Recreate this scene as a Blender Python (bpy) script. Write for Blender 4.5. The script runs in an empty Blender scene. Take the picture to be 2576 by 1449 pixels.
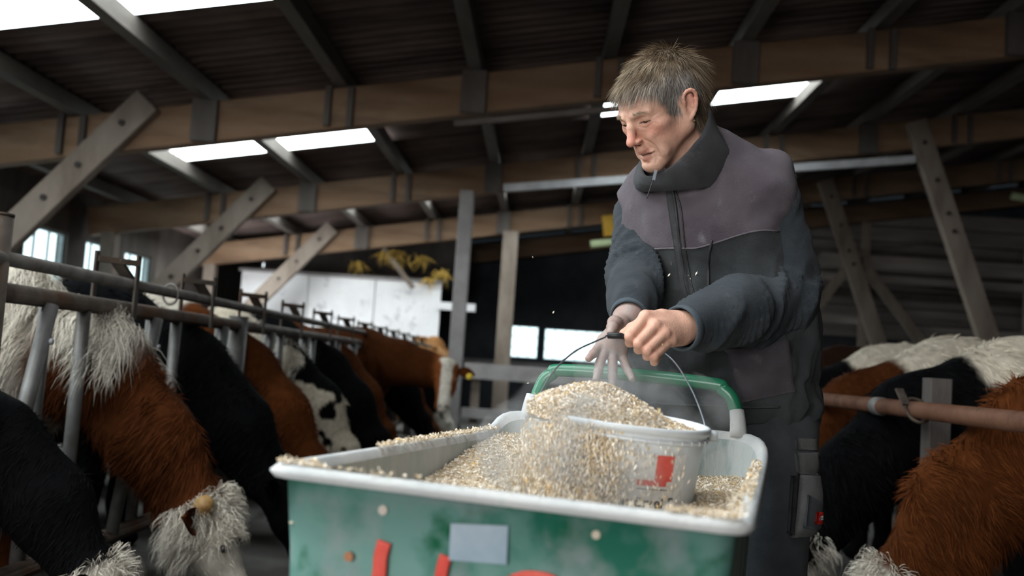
import bpy, math, random
import numpy as np
from mathutils import Matrix, Vector

rng = np.random.default_rng(7)
random.seed(7)
S = bpy.context.scene
COL = S.collection
RAD = math.radians

# ------------------------------------------------------------------ camera
FPX, FW, FH = 2500.0, 2576.0, 1449.0
CAM_H = 1.0
cam_rot = (Matrix.Rotation(RAD(1.72), 3, 'Z') @ Matrix.Rotation(RAD(94.48), 3, 'X') @ Matrix.Rotation(RAD(3.8), 3, 'Z'))
cd = bpy.data.cameras.new('camera')
cd.sensor_width = 36.0
cd.lens = 36.0 * FPX / FW
cd.clip_start = 0.05
cd.dof.use_dof = True
cd.dof.focus_distance = 2.2
cd.dof.aperture_fstop = 3.1
cam = bpy.data.objects.new('camera', cd)
cam.matrix_world = Matrix.Translation((0, 0, CAM_H)) @ cam_rot.to_4x4()
COL.objects.link(cam)
S.camera = cam

# ------------------------------------------------------------------ world: bright overcast sky
wd = bpy.data.worlds.new('sky')
S.world = wd
wd.use_nodes = True
bg = wd.node_tree.nodes['Background']
bg.inputs[0].default_value = (0.86, 0.96, 1.0, 1)
bg.inputs[1].default_value = 2.2

# ------------------------------------------------------------------ daylight through the barn's openings, plus an added fill over the cart
def area(name, loc, target, sx, sy, power, colour):
    l = bpy.data.lights.new(name, 'AREA')
    l.shape = 'RECTANGLE'; l.size = sx; l.size_y = sy
    l.energy = power; l.color = colour
    o = bpy.data.objects.new(name, l)
    o.location = loc
    o.rotation_euler = (Vector(target) - Vector(loc)).to_track_quat('-Z', 'Y').to_euler()
    COL.objects.link(o)
    return o
area('daylight_gate', (-2.7, -4.7, 1.9), (0.3, 2.5, 1.2), 3.6, 2.4, 230, (1.0, 0.96, 0.92))
area('cart_top_fill', (-1.0, 1.2, 3.45), (0.0, 1.75, 0.6), 1.8, 2.4, 95, (0.93, 0.975, 1.0))  # added fill lamp to lift the cart and hands from above
area('daylight_side_windows', (-5.6, 15.4, 1.9), (-3.2, 18.4, 1.7), 1.6, 0.9, 55, (0.95, 0.98, 1.0))

# ------------------------------------------------------------------ colour management
S.view_settings.view_transform = 'Standard'
S.view_settings.look = 'None'
S.view_settings.gamma = 1.0
S.view_settings.use_curve_mapping = False
S.view_settings.exposure = 0.18

# ================================================================== helpers
def sm(a, b, x):
    t = np.clip((x - a) / (b - a), 0, 1)
    return t * t * (3 - 2 * t)

def obj(name, me, mat=None, parent=None, kind=None, label=None):
    o = bpy.data.objects.new(name, me)
    COL.objects.link(o)
    if mat is not None and me is not None and len(me.materials) == 0:
        for m in (mat if isinstance(mat, (list, tuple)) else [mat]):
            me.materials.append(m)
    if parent is not None:
        o.parent = parent
    if kind: o['kind'] = kind
    if label: o['label'] = label
    return o

def tag(o, label, cat, group=None):
    o['label'] = label; o['category'] = cat
    if group: o['group'] = group
    return o

def thing(name, label, cat, loc=(0, 0, 0), group=None):
    o = bpy.data.objects.new(name, None)
    o.empty_display_size = 0.1
    o.location = loc
    COL.objects.link(o)
    return tag(o, label, cat, group)

def put(o, loc):
    """give a child modelled in world coordinates its parent's inverse offset"""
    o.location = (-loc[0], -loc[1], -loc[2])
    return o

def np_mesh(name, V, F, smooth=True, col=None, mats=None):
    """V (n,3), F (m,3|4) arrays or list of such arrays"""
    V = np.asarray(V, np.float32)
    Fs = F if isinstance(F, list) else [F]
    Fs = [np.asarray(f, np.int32) for f in Fs if len(f)]
    me = bpy.data.meshes.new(name)
    me.vertices.add(len(V)); me.vertices.foreach_set('co', V.ravel())
    nl = sum(f.size for f in Fs); npoly = sum(len(f) for f in Fs)
    me.loops.add(nl); me.loops.foreach_set('vertex_index', np.concatenate([f.ravel() for f in Fs]))
    me.polygons.add(npoly)
    sizes = np.concatenate([np.full(len(f), f.shape[1], np.int32) for f in Fs])
    starts = np.concatenate([[0], np.cumsum(sizes)[:-1]]).astype(np.int32)
    me.polygons.foreach_set('loop_start', starts)
    me.polygons.foreach_set('use_smooth', np.full(npoly, smooth, bool))
    me.update(calc_edges=True)
    me.validate()
    if col is not None:
        a = me.attributes.new('col', 'FLOAT_COLOR', 'POINT')
        c = np.ones((len(V), 4), np.float32); c[:, :3] = col
        a.data.foreach_set('color', c.ravel())
    return me

class MB:
    """collects simple solids into one mesh"""
    def __init__(s): s.V = []; s.F4 = []; s.F3 = []; s.n = 0
    def add(s, V, F):
        V = np.asarray(V, float); F = np.asarray(F, int)
        s.V.append(V)
        (s.F4 if F.shape[1] == 4 else s.F3).append(F + s.n)
        s.n += len(V); return s
    def box(s, c, d, rot=None):
        c = np.asarray(c, float); d = np.asarray(d, float) / 2
        P = np.array([[x, y, z] for x in (-1, 1) for y in (-1, 1) for z in (-1, 1)]) * d
        if rot is not None: P = P @ np.asarray(rot).T
        return s.add(P + c, [[0, 1, 3, 2], [4, 6, 7, 5], [0, 4, 5, 1], [2, 3, 7, 6], [0, 2, 6, 4], [1, 5, 7, 3]])
    def bar(s, a, b, w, h, up=(0, 0, 1), ch=0.0):
        """rectangular bar from a to b; w across, h along up; optional chamfer"""
        a = np.asarray(a, float); b = np.asarray(b, float)
        t = (b - a); L = np.linalg.norm(t); t /= L
        u = np.asarray(up, float); x = np.cross(t, u); x /= np.linalg.norm(x); u = np.cross(x, t)
        if ch > 0:
            pts = [(-w/2+ch, -h/2), (w/2-ch, -h/2), (w/2, -h/2+ch), (w/2, h/2-ch), (w/2-ch, h/2), (-w/2+ch, h/2), (-w/2, h/2-ch), (-w/2, -h/2+ch)]
        else:
            pts = [(-w/2, -h/2), (w/2, -h/2), (w/2, h/2), (-w/2, h/2)]
        n = len(pts)
        P = np.array([a + x*p + u*q for p, q in pts] + [b + x*p + u*q for p, q in pts])
        s.add(P, [[i, (i+1) % n, n + (i+1) % n, n + i] for i in range(n)])
        k = s.n - 2*n
        F = []
        for i in range(1, n-1): F.append([k, k+i+1, k+i]); F.append([k+n, k+n+i, k+n+i+1])
        s.F3.append(np.array(F))
        return s
    def tube(s, pts, r, n=12, closed=False, caps=True):
        V, F, C = tube_np(pts, r, n, closed, caps)
        s.V.append(V); s.F4.append(F + s.n)
        if len(C): s.F3.append(C + s.n)
        s.n += len(V); return s
    def mesh(s, name, smooth=False, col=None):
        F = []
        if s.F4: F.append(np.concatenate(s.F4))
        if s.F3: F.append(np.concatenate(s.F3))
        return np_mesh(name, np.concatenate(s.V), F, smooth, col)

def frames(P, closed=False):
    P = np.asarray(P, float); n = len(P)
    T = np.zeros_like(P)
    T[1:-1] = P[2:] - P[:-2]; T[0] = P[1] - P[0]; T[-1] = P[-1] - P[-2]
    if closed: T[0] = P[1] - P[-1]; T[-1] = P[0] - P[-2]
    T /= np.linalg.norm(T, axis=1)[:, None] + 1e-12
    A = np.zeros_like(P)
    a = np.array([0, 0, 1.0]) if abs(T[0, 2]) < 0.9 else np.array([1.0, 0, 0])
    for i in range(n):
        a = a - T[i] * a.dot(T[i]); a /= np.linalg.norm(a); A[i] = a
    return T, A, np.cross(T, A)

def tube_np(pts, r, n=12, closed=False, caps=True):
    P = np.asarray(pts, float); m = len(P)
    r = np.broadcast_to(np.asarray(r, float), (m,))
    T, A, B = frames(P, closed)
    th = np.linspace(0, 2*np.pi, n, endpoint=False)
    V = (P[:, None, :] + r[:, None, None] * (np.cos(th)[None, :, None] * A[:, None, :] + np.sin(th)[None, :, None] * B[:, None, :])).reshape(-1, 3)
    k = m if closed else m - 1
    i = np.arange(k)[:, None]; j = np.arange(n)[None, :]
    i2 = (i + 1) % m; j2 = (j + 1) % n
    F = np.stack([i*n+j+0*j, i*n+j2, i2*n+j2, i2*n+j], -1).reshape(-1, 4)
    C = np.zeros((0, 3), int)
    if caps and not closed:
        V = np.concatenate([V, P[:1], P[-1:]])
        c0, c1 = m*n, m*n+1
        C = np.array([[c0, (q+1) % n, q] for q in range(n)] + [[c1, (m-1)*n+q, (m-1)*n+(q+1) % n] for q in range(n)])
    return V, F, C

def spline(P, n=40, closed=False):
    """Catmull-Rom through P"""
    P = np.asarray(P, float)
    if closed: Q = np.concatenate([P[-1:], P, P[:2]])
    else: Q = np.concatenate([2*P[:1]-P[1:2], P, 2*P[-1:]-P[-2:-1]])
    k = len(Q) - 3
    t = np.linspace(0, k, n, endpoint=not closed)
    i = np.minimum(t.astype(int), k-1); u = (t - i)[:, None]
    a, b, c, d = Q[i], Q[i+1], Q[i+2], Q[i+3]
    return 0.5*((2*b) + (c-a)*u + (2*a-5*b+4*c-d)*u**2 + (3*b-a-3*c+d)*u**3)

def loft(rings, cap=False):
    """rings (m,n,3) closed rings"""
    R = np.asarray(rings, float); m, n = R.shape[:2]
    i = np.arange(m-1)[:, None]; j = np.arange(n)[None, :]; j2 = (j+1) % n
    F = np.stack([i*n+j, i*n+j2, (i+1)*n+j2, (i+1)*n+j], -1).reshape(-1, 4)
    return R.reshape(-1, 3), F

# ---- value noise in numpy
def _h(ix, iy, iz, s):
    n = (ix * 374761393 + iy * 668265263 + iz * 2147483647 + s * 974634721) & 0xffffffff
    n = ((n ^ (n >> 13)) * 1274126177) & 0xffffffff
    return ((n ^ (n >> 16)) & 0xffff) / 65535.0
def noise3(P, f=1.0, seed=0):
    P = np.asarray(P, float) * f + 1000.0
    I = np.floor(P).astype(np.int64); U = P - I; U = U*U*(3-2*U)
    out = 0
    for a in (0, 1):
        for b in (0, 1):
            for c in (0, 1):
                w = (U[..., 0] if a else 1-U[..., 0]) * (U[..., 1] if b else 1-U[..., 1]) * (U[..., 2] if c else 1-U[..., 2])
                out = out + w * _h(I[..., 0]+a, I[..., 1]+b, I[..., 2]+c, seed)
    return out
def fbm(P, f=1.0, o=3, seed=0):
    s = 0; a = 1; t = 0
    for k in range(o):
        s = s + a * noise3(P, f * 2**k, seed + k); t += a; a *= 0.5
    return s / t

# ---- implicit surfaces (smooth unions on a grid, then surface nets)
class Field:
    def __init__(s, lo, hi, h):
        s.lo = np.asarray(lo, float); s.h = h
        s.n = np.ceil((np.asarray(hi) - s.lo) / h).astype(int) + 1
        s.D = np.full(s.n, 0.5, np.float32)
    def _sub(s, lo, hi):
        a = np.clip(np.floor((np.asarray(lo) - s.lo) / s.h).astype(int), 0, s.n)
        b = np.clip(np.ceil((np.asarray(hi) - s.lo) / s.h).astype(int) + 1, 0, s.n)
        if (b <= a).any(): return None, None
        g = np.meshgrid(*[s.lo[i] + s.h*np.arange(a[i], b[i]) for i in range(3)], indexing='ij')
        return tuple(slice(a[i], b[i]) for i in range(3)), np.stack(g, -1).astype(np.float32)
    def comb(s, sl, d, k, sub):
        D = s.D[sl]
        if sub:
            h = np.clip(0.5 - 0.5*(D + d)/k, 0, 1); s.D[sl] = D*(1-h) + (-d)*h + k*h*(1-h)
        else:
            h = np.clip(0.5 + 0.5*(D - d)/k, 0, 1); s.D[sl] = D*(1-h) + d*h - k*h*(1-h)
    def cone(s, a, b, r1, r2=None, k=0.01, sub=False, sc=None):
        """round cone from a to b; sc = (axis, factor) squashes along an axis"""
        r2 = r1 if r2 is None else r2
        a = np.asarray(a, float); b = np.asarray(b, float); R = max(r1, r2) + 2*k + 2*s.h
        if sc is not None: R = R*max(1.0, 1.0/sc[1])
        sl, P = s._sub(np.minimum(a, b)-R, np.maximum(a, b)+R)
        if sl is None: return s
        if sc is not None:
            ax = np.asarray(sc[0], float); ax /= np.linalg.norm(ax); q = sc[1] - 1
            P = P + ((P - a) @ ax)[..., None]*ax*q; b = b + (b-a).dot(ax)*ax*q
        ba = b - a; L2 = ba.dot(ba) + 1e-12
        t = np.clip(((P - a) @ ba)/L2, 0, 1)
        d = np.linalg.norm(P - a - t[..., None]*ba, axis=-1) - (r1 + (r2-r1)*t)
        if sc is not None: d = d/max(1, sc[1])
        s.comb(sl, d.astype(np.float32), k, sub); return s
    def ell(s, c, r, k=0.01, sub=False, M=None):
        c = np.asarray(c, float); r = np.asarray(r, float); R = r.max() + 2*k + 2*s.h
        sl, P = s._sub(c-R, c+R)
        if sl is None: return s
        Q = P - c
        if M is not None: Q = Q @ np.asarray(M)
        k0 = np.linalg.norm(Q/r, axis=-1); k1 = np.linalg.norm(Q/(r*r), axis=-1) + 1e-9
        s.comb(sl, (k0*(k0-1)/k1).astype(np.float32), k, sub); return s
    def chain(s, P, R, k=0.01, **kw):
        for i in range(len(P)-1): s.cone(P[i], P[i+1], R[i], R[i+1], k, **kw)
        return s
    def net(s):
        D = s.D; nx, ny, nz = D.shape
        I = D < 0
        cnt = np.zeros((nx-1, ny-1, nz-1), np.int8)
        cs = [(a, b, c) for a in (0, 1) for b in (0, 1) for c in (0, 1)]
        for a, b, c in cs: cnt += I[a:nx-1+a, b:ny-1+b, c:nz-1+c]
        A = np.argwhere((cnt > 0) & (cnt < 8))
        idx = np.full(cnt.shape, -1, np.int32); idx[A[:, 0], A[:, 1], A[:, 2]] = np.arange(len(A))
        val = {c: D[A[:, 0]+c[0], A[:, 1]+c[1], A[:, 2]+c[2]] for c in cs}
        acc = np.zeros((len(A), 3)); num = np.zeros(len(A))
        for c in cs:
            for ax in range(3):
                if c[ax]: continue
                e = list(c); e[ax] = 1; e = tuple(e)
                v0, v1 = val[c], val[e]
                m = (v0 < 0) != (v1 < 0)
                t = np.where(m, v0/(v0 - v1 + 1e-20), 0)
                p = np.tile(np.array(c, float), (len(A), 1)); p[:, ax] += t
                acc += np.where(m[:, None], p, 0); num += m
        V = s.lo + s.h*(A + acc/num[:, None])
        Fs = []
        for ax in range(3):
            u, w = (ax+1) % 3, (ax+2) % 3
            s0 = [slice(None)]*3; s1 = [slice(None)]*3
            s0[ax] = slice(0, -1); s1[ax] = slice(1, None)
            a, b = I[tuple(s0)], I[tuple(s1)]
            E = np.argwhere(a != b)
            E = E[(E[:, u] > 0) & (E[:, w] > 0) & (E[:, u] < D.shape[u]-1) & (E[:, w] < D.shape[w]-1)]
            inside = a[E[:, 0], E[:, 1], E[:, 2]]
            q = []
            for du, dw in ((-1, -1), (0, -1), (0, 0), (-1, 0)):
                c = E.copy(); c[:, u] += du; c[:, w] += dw
                q.append(idx[c[:, 0], c[:, 1], c[:, 2]])
            Q = np.stack(q, -1)
            Q = np.where(inside[:, None], Q, Q[:, ::-1])
            Fs.append(Q)
        return V, np.concatenate(Fs)

def vnormals(V, F):
    N = np.zeros_like(V)
    a, b, c = V[F[:, 0]], V[F[:, 1]], V[F[:, 2]]
    n = np.cross(b-a, c-a)
    if F.shape[1] == 4: n = n + np.cross(c-a, V[F[:, 3]]-a)
    for j in range(F.shape[1]): np.add.at(N, F[:, j], n)
    return N/(np.linalg.norm(N, axis=1)[:, None] + 1e-12)

def blades(root, nrm, d, length, width, col, bend=0.35, wave=0.0, segs=2, tipw=0.12, curl=None):
    """tapered hair blades: root, surface normal, lay direction -> V,F,C"""
    n = len(root)
    L = np.broadcast_to(np.asarray(length, float), (n,))[:, None]
    W = np.broadcast_to(np.asarray(width, float), (n,))[:, None]
    d = d/(np.linalg.norm(d, axis=1)[:, None] + 1e-9)
    side = np.cross(d, nrm + rng.normal(0, .5, (n, 3))); side /= np.linalg.norm(side, axis=1)[:, None] + 1e-9
    g = np.array([0, 0, -1.0])
    pts = []
    ph = rng.uniform(0, 6.28, (n, 1))
    for k in range(segs+1):
        t = k/segs
        p = root + d*L*t + (g*bend*L)*(t*t) + side*np.sin(t*5+ph)*wave*L*t
        if curl is not None: p = p + nrm*np.sin(t*math.pi)*curl*L
        pts.append(p)
    V = []
    for k, p in enumerate(pts[:-1]):
        w = W*(1-(1-tipw)*(k/segs)**1.5)*0.5
        V += [p - side*w, p + side*w]
    V.append(pts[-1])
    V = np.stack(V, 1); m = V.shape[1]
    b = (np.arange(n)*m)[:, None]
    F4 = [b + np.array([[2*k, 2*k+1, 2*k+3, 2*k+2]]) for k in range(segs-1)]
    F3 = b + np.array([[2*segs-2, 2*segs-1, 2*segs]])
    C = np.repeat(col[:, None, :], m, 1).reshape(-1, 3)
    return V.reshape(-1, 3), ([np.concatenate(F4)] if F4 else []) + [F3], C

def sample_surface(V, F, n, wfun=None):
    tri = np.concatenate([F[:, [0, 1, 2]], F[:, [0, 2, 3]]]) if F.shape[1] == 4 else F
    a, b, c = V[tri[:, 0]], V[tri[:, 1]], V[tri[:, 2]]
    nn = np.cross(b-a, c-a); A = np.linalg.norm(nn, axis=1)
    if wfun is not None: A = A*wfun((a+b+c)/3, nn/(A[:, None]+1e-12))
    i = rng.choice(len(tri), n, p=A/A.sum())
    u, v = rng.random(n), rng.random(n); q = u+v > 1; u[q] = 1-u[q]; v[q] = 1-v[q]
    P = a[i] + (b-a)[i]*u[:, None] + (c-a)[i]*v[:, None]
    N = nn[i]/(np.linalg.norm(nn[i], axis=1)[:, None]+1e-12)
    return P, N

# ================================================================== materials
def new_mat(name):
    m = bpy.data.materials.new(name); m.use_nodes = True
    nt = m.node_tree; b = nt.nodes['Principled BSDF']
    return m, nt, b

def mat(name, c1, c2=None, scale=6.0, rough=0.7, metal=0.0, bump=0.0, bscale=None, contrast=(0.35, 0.65), stretch=(1, 1, 1), c3=None, s3=30.0, a3=(0.6, 0.75), spec=0.3, sheen=0.0, detail=5.0, coords='Object'):
    m, nt, b = new_mat(name)
    N = nt.nodes.new; Lk = nt.links.new
    b.inputs['Roughness'].default_value = rough
    b.inputs['Metallic'].default_value = metal
    b.inputs['Specular IOR Level'].default_value = spec
    if sheen: b.inputs['Sheen Weight'].default_value = sheen; b.inputs['Sheen Roughness'].default_value = 0.6
    tc = N('ShaderNodeTexCoord'); mp = N('ShaderNodeMapping'); mp.inputs['Scale'].default_value = stretch
    Lk(tc.outputs[coords], mp.inputs['Vector'])
    def noise(sc, d=detail):
        n = N('ShaderNodeTexNoise'); n.inputs['Scale'].default_value = sc; n.inputs['Detail'].default_value = d
        n.inputs['Roughness'].default_value = 0.62
        Lk(mp.outputs[0], n.inputs['Vector']); return n
    def ramp(n, lo, hi):
        r = N('ShaderNodeMapRange'); r.inputs['From Min'].default_value = lo; r.inputs['From Max'].default_value = hi
        Lk(n.outputs['Fac'], r.inputs['Value']); return r
    out = None
    if c2 is None: b.inputs['Base Color'].default_value = (*c1, 1)
    else:
        mx = N('ShaderNodeMix'); mx.data_type = 'RGBA'
        mx.inputs[6].default_value = (*c1, 1); mx.inputs[7].default_value = (*c2, 1)
        Lk(ramp(noise(scale), *contrast).outputs[0], mx.inputs[0]); out = mx.outputs[2]
        if c3 is not None:
            m2 = N('ShaderNodeMix'); m2.data_type = 'RGBA'; m2.inputs[7].default_value = (*c3, 1)
            Lk(out, m2.inputs[6]); Lk(ramp(noise(s3), *a3).outputs[0], m2.inputs[0]); out = m2.outputs[2]
        Lk(out, b.inputs['Base Color'])
    if bump:
        bp = N('ShaderNodeBump'); bp.inputs['Strength'].default_value = bump; bp.inputs['Distance'].default_value = 0.01
        Lk(noise(bscale or scale*8).outputs['Fac'], bp.inputs['Height']); Lk(bp.outputs[0], b.inputs['Normal'])
    return m

def attr_mat(name, rough=0.8, spec=0.2, var=0.12, vscale=40.0, bump=0.0, bscale=200.0, sss=0.0, sheen=0.0):
    """colour from the mesh's own colour attribute with fine variation"""
    m, nt, b = new_mat(name)
    N = nt.nodes.new; Lk = nt.links.new
    at = N('ShaderNodeAttribute'); at.attribute_name = 'col'
    tc = N('ShaderNodeTexCoord'); n = N('ShaderNodeTexNoise'); n.inputs['Scale'].default_value = vscale; n.inputs['Detail'].default_value = 4
    Lk(tc.outputs['Object'], n.inputs['Vector'])
    r = N('ShaderNodeMapRange'); r.inputs['From Min'].default_value = 0.3; r.inputs['From Max'].default_value = 0.7
    r.inputs['To Min'].default_value = 1-var; r.inputs['To Max'].default_value = 1+var
    Lk(n.outputs['Fac'], r.inputs['Value'])
    v = N('ShaderNodeVectorMath'); v.operation = 'SCALE'
    Lk(at.outputs['Color'], v.inputs[0]); Lk(r.outputs[0], v.inputs['Scale'])
    Lk(v.outputs[0], b.inputs['Base Color'])
    b.inputs['Roughness'].default_value = rough; b.inputs['Specular IOR Level'].default_value = spec
    if sss:
        b.inputs['Subsurface Weight'].default_value = sss; b.inputs['Subsurface Radius'].default_value = (0.012, 0.005, 0.003)
        b.inputs['Subsurface Scale'].default_value = 0.5
    if sheen: b.inputs['Sheen Weight'].default_value = sheen
    if bump:
        n2 = N('ShaderNodeTexNoise'); n2.inputs['Scale'].default_value = bscale; n2.inputs['Detail'].default_value = 4
        Lk(tc.outputs['Object'], n2.inputs['Vector'])
        bp = N('ShaderNodeBump'); bp.inputs['Strength'].default_value = bump; bp.inputs['Distance'].default_value = 0.004
        Lk(n2.outputs['Fac'], bp.inputs['Height']); Lk(bp.outputs[0], b.inputs['Normal'])
    return m
# ================================================================== barn shell
M_CONC = mat('concrete', (.05, .046, .042), (.10, .094, .086), 2.0, .9, bump=.3, bscale=40)
M_SHEET = mat('fibre_cement', (.085, .060, .056), (.18, .130, .115), 1.6, .85, bump=.2, bscale=50, stretch=(.5, 2.2, 1), c3=(.035, .026, .024), s3=.9, a3=(.52, .75))
M_BEAM = mat('glulam', (.15, .082, .042), (.235, .148, .092), 1.6, .7, bump=.15, bscale=30, stretch=(.35, 1, 2.2), c3=(.075, .042, .024), s3=1.3, a3=(.52, .72))
M_PURL = mat('purlin_wood', (.075, .062, .054), (.15, .13, .115), 2.0, .8, stretch=(1, .3, 1), bump=.2, bscale=30)
M_BRACE = mat('brace_wood', (.145, .112, .088), (.24, .195, .16), 3.0, .75, stretch=(1, 1, .35), bump=.2, bscale=40)
M_DARKW = mat('dark_wood', (.055, .045, .04), (.10, .085, .075), 3.0, .85, stretch=(1, 1, .3), bump=.2)
M_BOARD = mat('grey_boards', (.20, .175, .16), (.32, .28, .26), 2.0, .85, stretch=(.3, 1, 3), bump=.2, c3=(.06, .05, .05), s3=1.2)
M_NAVY = mat('dark_cladding', (.028, .034, .042), (.055, .062, .072), 1.5, .8, bump=.15)
M_WHITEW = mat('whitewash', (.78, .77, .78), (.90, .89, .90), 1.2, .9, bump=.2, bscale=20, c3=(.25, .25, .28), s3=2.6, a3=(.58, .72))
M_GREYPOST = mat('grey_post', (.22, .20, .20), (.30, .28, .275), 3.0, .8, bump=.1)
M_BOLT = mat('bolt_iron', (.03, .028, .027), (.06, .05, .045), 20, .6, metal=.6)
M_PALE = mat('pale_metal', (.40, .40, .41), (.58, .58, .60), 4.0, .5, metal=.2, bump=.1)
M_STRAW = mat('straw', (.50, .32, .07), (.72, .50, .16), 9.0, .8)
M_GLASS, nt, b = new_mat('window_glass')
b.inputs['Base Color'].default_value = (.95, 1, 1, 1); b.inputs['Roughness'].default_value = .05
tr = nt.nodes.new('ShaderNodeBsdfTransparent'); tr.inputs[0].default_value = (.93, 1, 1, 1)
mx = nt.nodes.new('ShaderNodeMixShader'); mx.inputs[0].default_value = .06
nt.links.new(tr.outputs[0], mx.inputs[1]); nt.links.new(b.outputs[0], mx.inputs[2])
nt.links.new(mx.outputs[0], nt.nodes['Material Output'].inputs[0])
# translucent rooflight sheet glowing with the daylight that comes through it
M_SKYL, nt, b = new_mat('rooflight')
b.inputs['Base Color'].default_value = (.85, .9, .9, 1); b.inputs['Roughness'].default_value = .5
b.inputs['Emission Color'].default_value = (.88, .98, 1, 1); b.inputs['Emission Strength'].default_value = 7.0

ROOF_Z, ROOF_S = 4.0, 0.17          # underside of the sheets: z = ROOF_Z + ROOF_S * x
XL, XR, YB, YF = -6.3, 12.0, 22.2, -5.0
BEAM_Y = [0.8, 5.0, 9.2, 13.4, 17.6, 21.6]
PURL_X = [-3.25 + 1.25*k for k in range(-3, 13)]
def roof_z(x): return ROOF_Z + ROOF_S*x

fl = obj('floor', MB().box((3.3, 8.5, -.1), (19.6, 27.6, .2)).mesh('floor'), M_CONC, kind='structure')

# --- roof: every sheet of corrugated fibre cement is its own piece, rooflights among them
ceiling = bpy.data.objects.new('ceiling', None); COL.objects.link(ceiling); ceiling['kind'] = 'structure'
def sheet_mesh(name, x0, x1, y0, y1, pitch=.17, amp=.026):
    n = max(8, int((y1-y0)/pitch*6))
    ys = np.linspace(y0, y1, n); z = amp*np.sin(ys/pitch*2*np.pi)
    V = []
    for dz in (0, .008):
        for x in (x0, x1):
            V.append(np.stack([np.full(n, x), ys, roof_z(x) + z + .03 + dz], 1))
    V = np.concatenate(V); i = np.arange(n-1)
    F = np.concatenate([np.stack([i, i+1, n+i+1, n+i], 1), np.stack([2*n+i, 3*n+i, 3*n+i+1, 2*n+i+1], 1),
                        np.stack([i, 2*n+i, 2*n+i+1, i+1], 1), np.stack([n+i, n+i+1, 3*n+i+1, 3*n+i], 1)])
    return np_mesh(name, V, F, True)
LIGHT_ROWS = [(.8, 3.4), (5.9, 7.26), (10.2, 12.0), (14.7, 16.3)]
LIGHT_BAYS = [0, 1, 2, 4, 5, 10]
cuts = [YF, -1.5, .8, 3.4, 5.9, 7.26, 8.7, 10.2, 12.0, 13.2, 14.7, 16.3, 18.4, 20.4, YB]
for bi in range(len(PURL_X)-1):
    x0, x1 = PURL_X[bi], PURL_X[bi+1]
    for ci in range(len(cuts)-1):
        y0, y1 = cuts[ci], cuts[ci+1]
        lit = (y0, y1) in LIGHT_ROWS and (bi in (1, 2, 3))
        if (y0, y1) == LIGHT_ROWS[2]: lit = bi in (2, 3, 6, 7)
        if (y0, y1) == LIGHT_ROWS[3]: lit = bi in (1, 2, 3, 4, 5)  # row widened out of sight to brighten the partition
        me = sheet_mesh('rooflight' if lit else 'roof_sheet', x0-.02, x1+.02, y0, y1)
        obj('rooflight_sheet' if lit else 'roof_sheet', me, M_SKYL if lit else M_SHEET, ceiling)
for x in PURL_X:                                            # purlins run along the barn
    me = MB().bar((x, YF, roof_z(x)-.075), (x, YB, roof_z(x)-.075), .12, .15, up=(0, 0, 1)).mesh('purlin')
    obj('purlin', me, M_PURL, ceiling)

# --- glulam frames: beam, posts, raking braces
def frame(y, label, full):
    t = thing('roof_frame', label, 'roof frame', (0, y, 0), 'glulam roof frames of the barn')
    lo = lambda x: 3.455 + .168*x
    h = .38
    obj('beam', MB().bar((XL+.05, 0, lo(XL)+h/2), (XR-.05, 0, lo(XR)+h/2), .17, h, up=(0, 0, 1), ch=.008).mesh('beam'), M_BEAM, t)
    # left post and brace
    obj('post', MB().bar((-5.95, 0, 0), (-5.95, 0, lo(-5.95)), .2, .2, up=(0, 1, 0), ch=.01).mesh('post'), M_BRACE, t)
    def brace(a, b, w, d, m, bolts, off=-.15):
        br = obj('brace', MB().bar((a[0], off, a[1]), (b[0], off, b[1]), d, w, up=(1, 0, .3), ch=.006).mesh('brace'), m, t)
        va, vb = np.array([a[0], off-d/2-.006, a[1]]), np.array([b[0], off-d/2-.006, b[1]])
        for f in bolts:
            p = va + (vb-va)*f
            obj('bolt', MB().tube([p, p+np.array([0, -.02, 0])], .03, 8).mesh('bolt'), M_BOLT, br)
        return br
    brace((-5.85, .92), (-3.78, 3.24), .27, .12, M_BRACE, (.42, .58, .72, .9))
    if full:
        brace((4.86, 4.62), (5.93, 1.7), .27, .12, M_BRACE, (.1, .27, .42, .5))
    return t
labels = {0.8: 'glulam roof frame spanning overhead between the fences', 5.0: 'glulam roof frame ahead of the first rooflights',
          9.2: 'glulam roof frame between the first and second rows of rooflights',
          13.4: 'glulam roof frame behind the second row of rooflights, pale rail along its underside',
          17.6: 'glulam roof frame in front of the whitewashed wall', 21.6: 'glulam roof frame against the end wall'}
FR = {}
for y in BEAM_Y: FR[y] = frame(y, labels[y], y in (13.4, 17.6))
# wide dark blocks and cleat pairs alternate where purlins cross the beams
for y in (9.2, 13.4, 17.6):
    for x in PURL_X[2:-3]:
        z = 3.455 + .168*x
        if round((x+3.25)/1.25) % 2 == 0:
            obj('dark_block', MB().box((x, -.125, z+.19), (.235, .07, .40)).mesh('dark_block'), M_DARKW, FR[y])
        else:
            for q in (-.105, .105): obj('cleat', MB().box((x+q, -.115, z+.19), (.055, .06, .38)).mesh('cleat'), M_DARKW, FR[y])

# pale conduits and rails clipped under the beams
o = obj('cable_rail', MB().bar((-.9, 8.98, 3.18), (.95, 8.98, 3.47), .05, .05).mesh('cable_rail'), M_PURL)
tag(o, 'thin dusty rail slung under the nearer glulam beam', 'rail')
o = obj('cable_rail', MB().bar((-.6, 13.22, 3.375), (4.86, 13.22, 4.10), .07, .10).mesh('cable_rail'), M_PALE)
tag(o, 'pale metal rail along the underside of the farther beam', 'rail')
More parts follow.
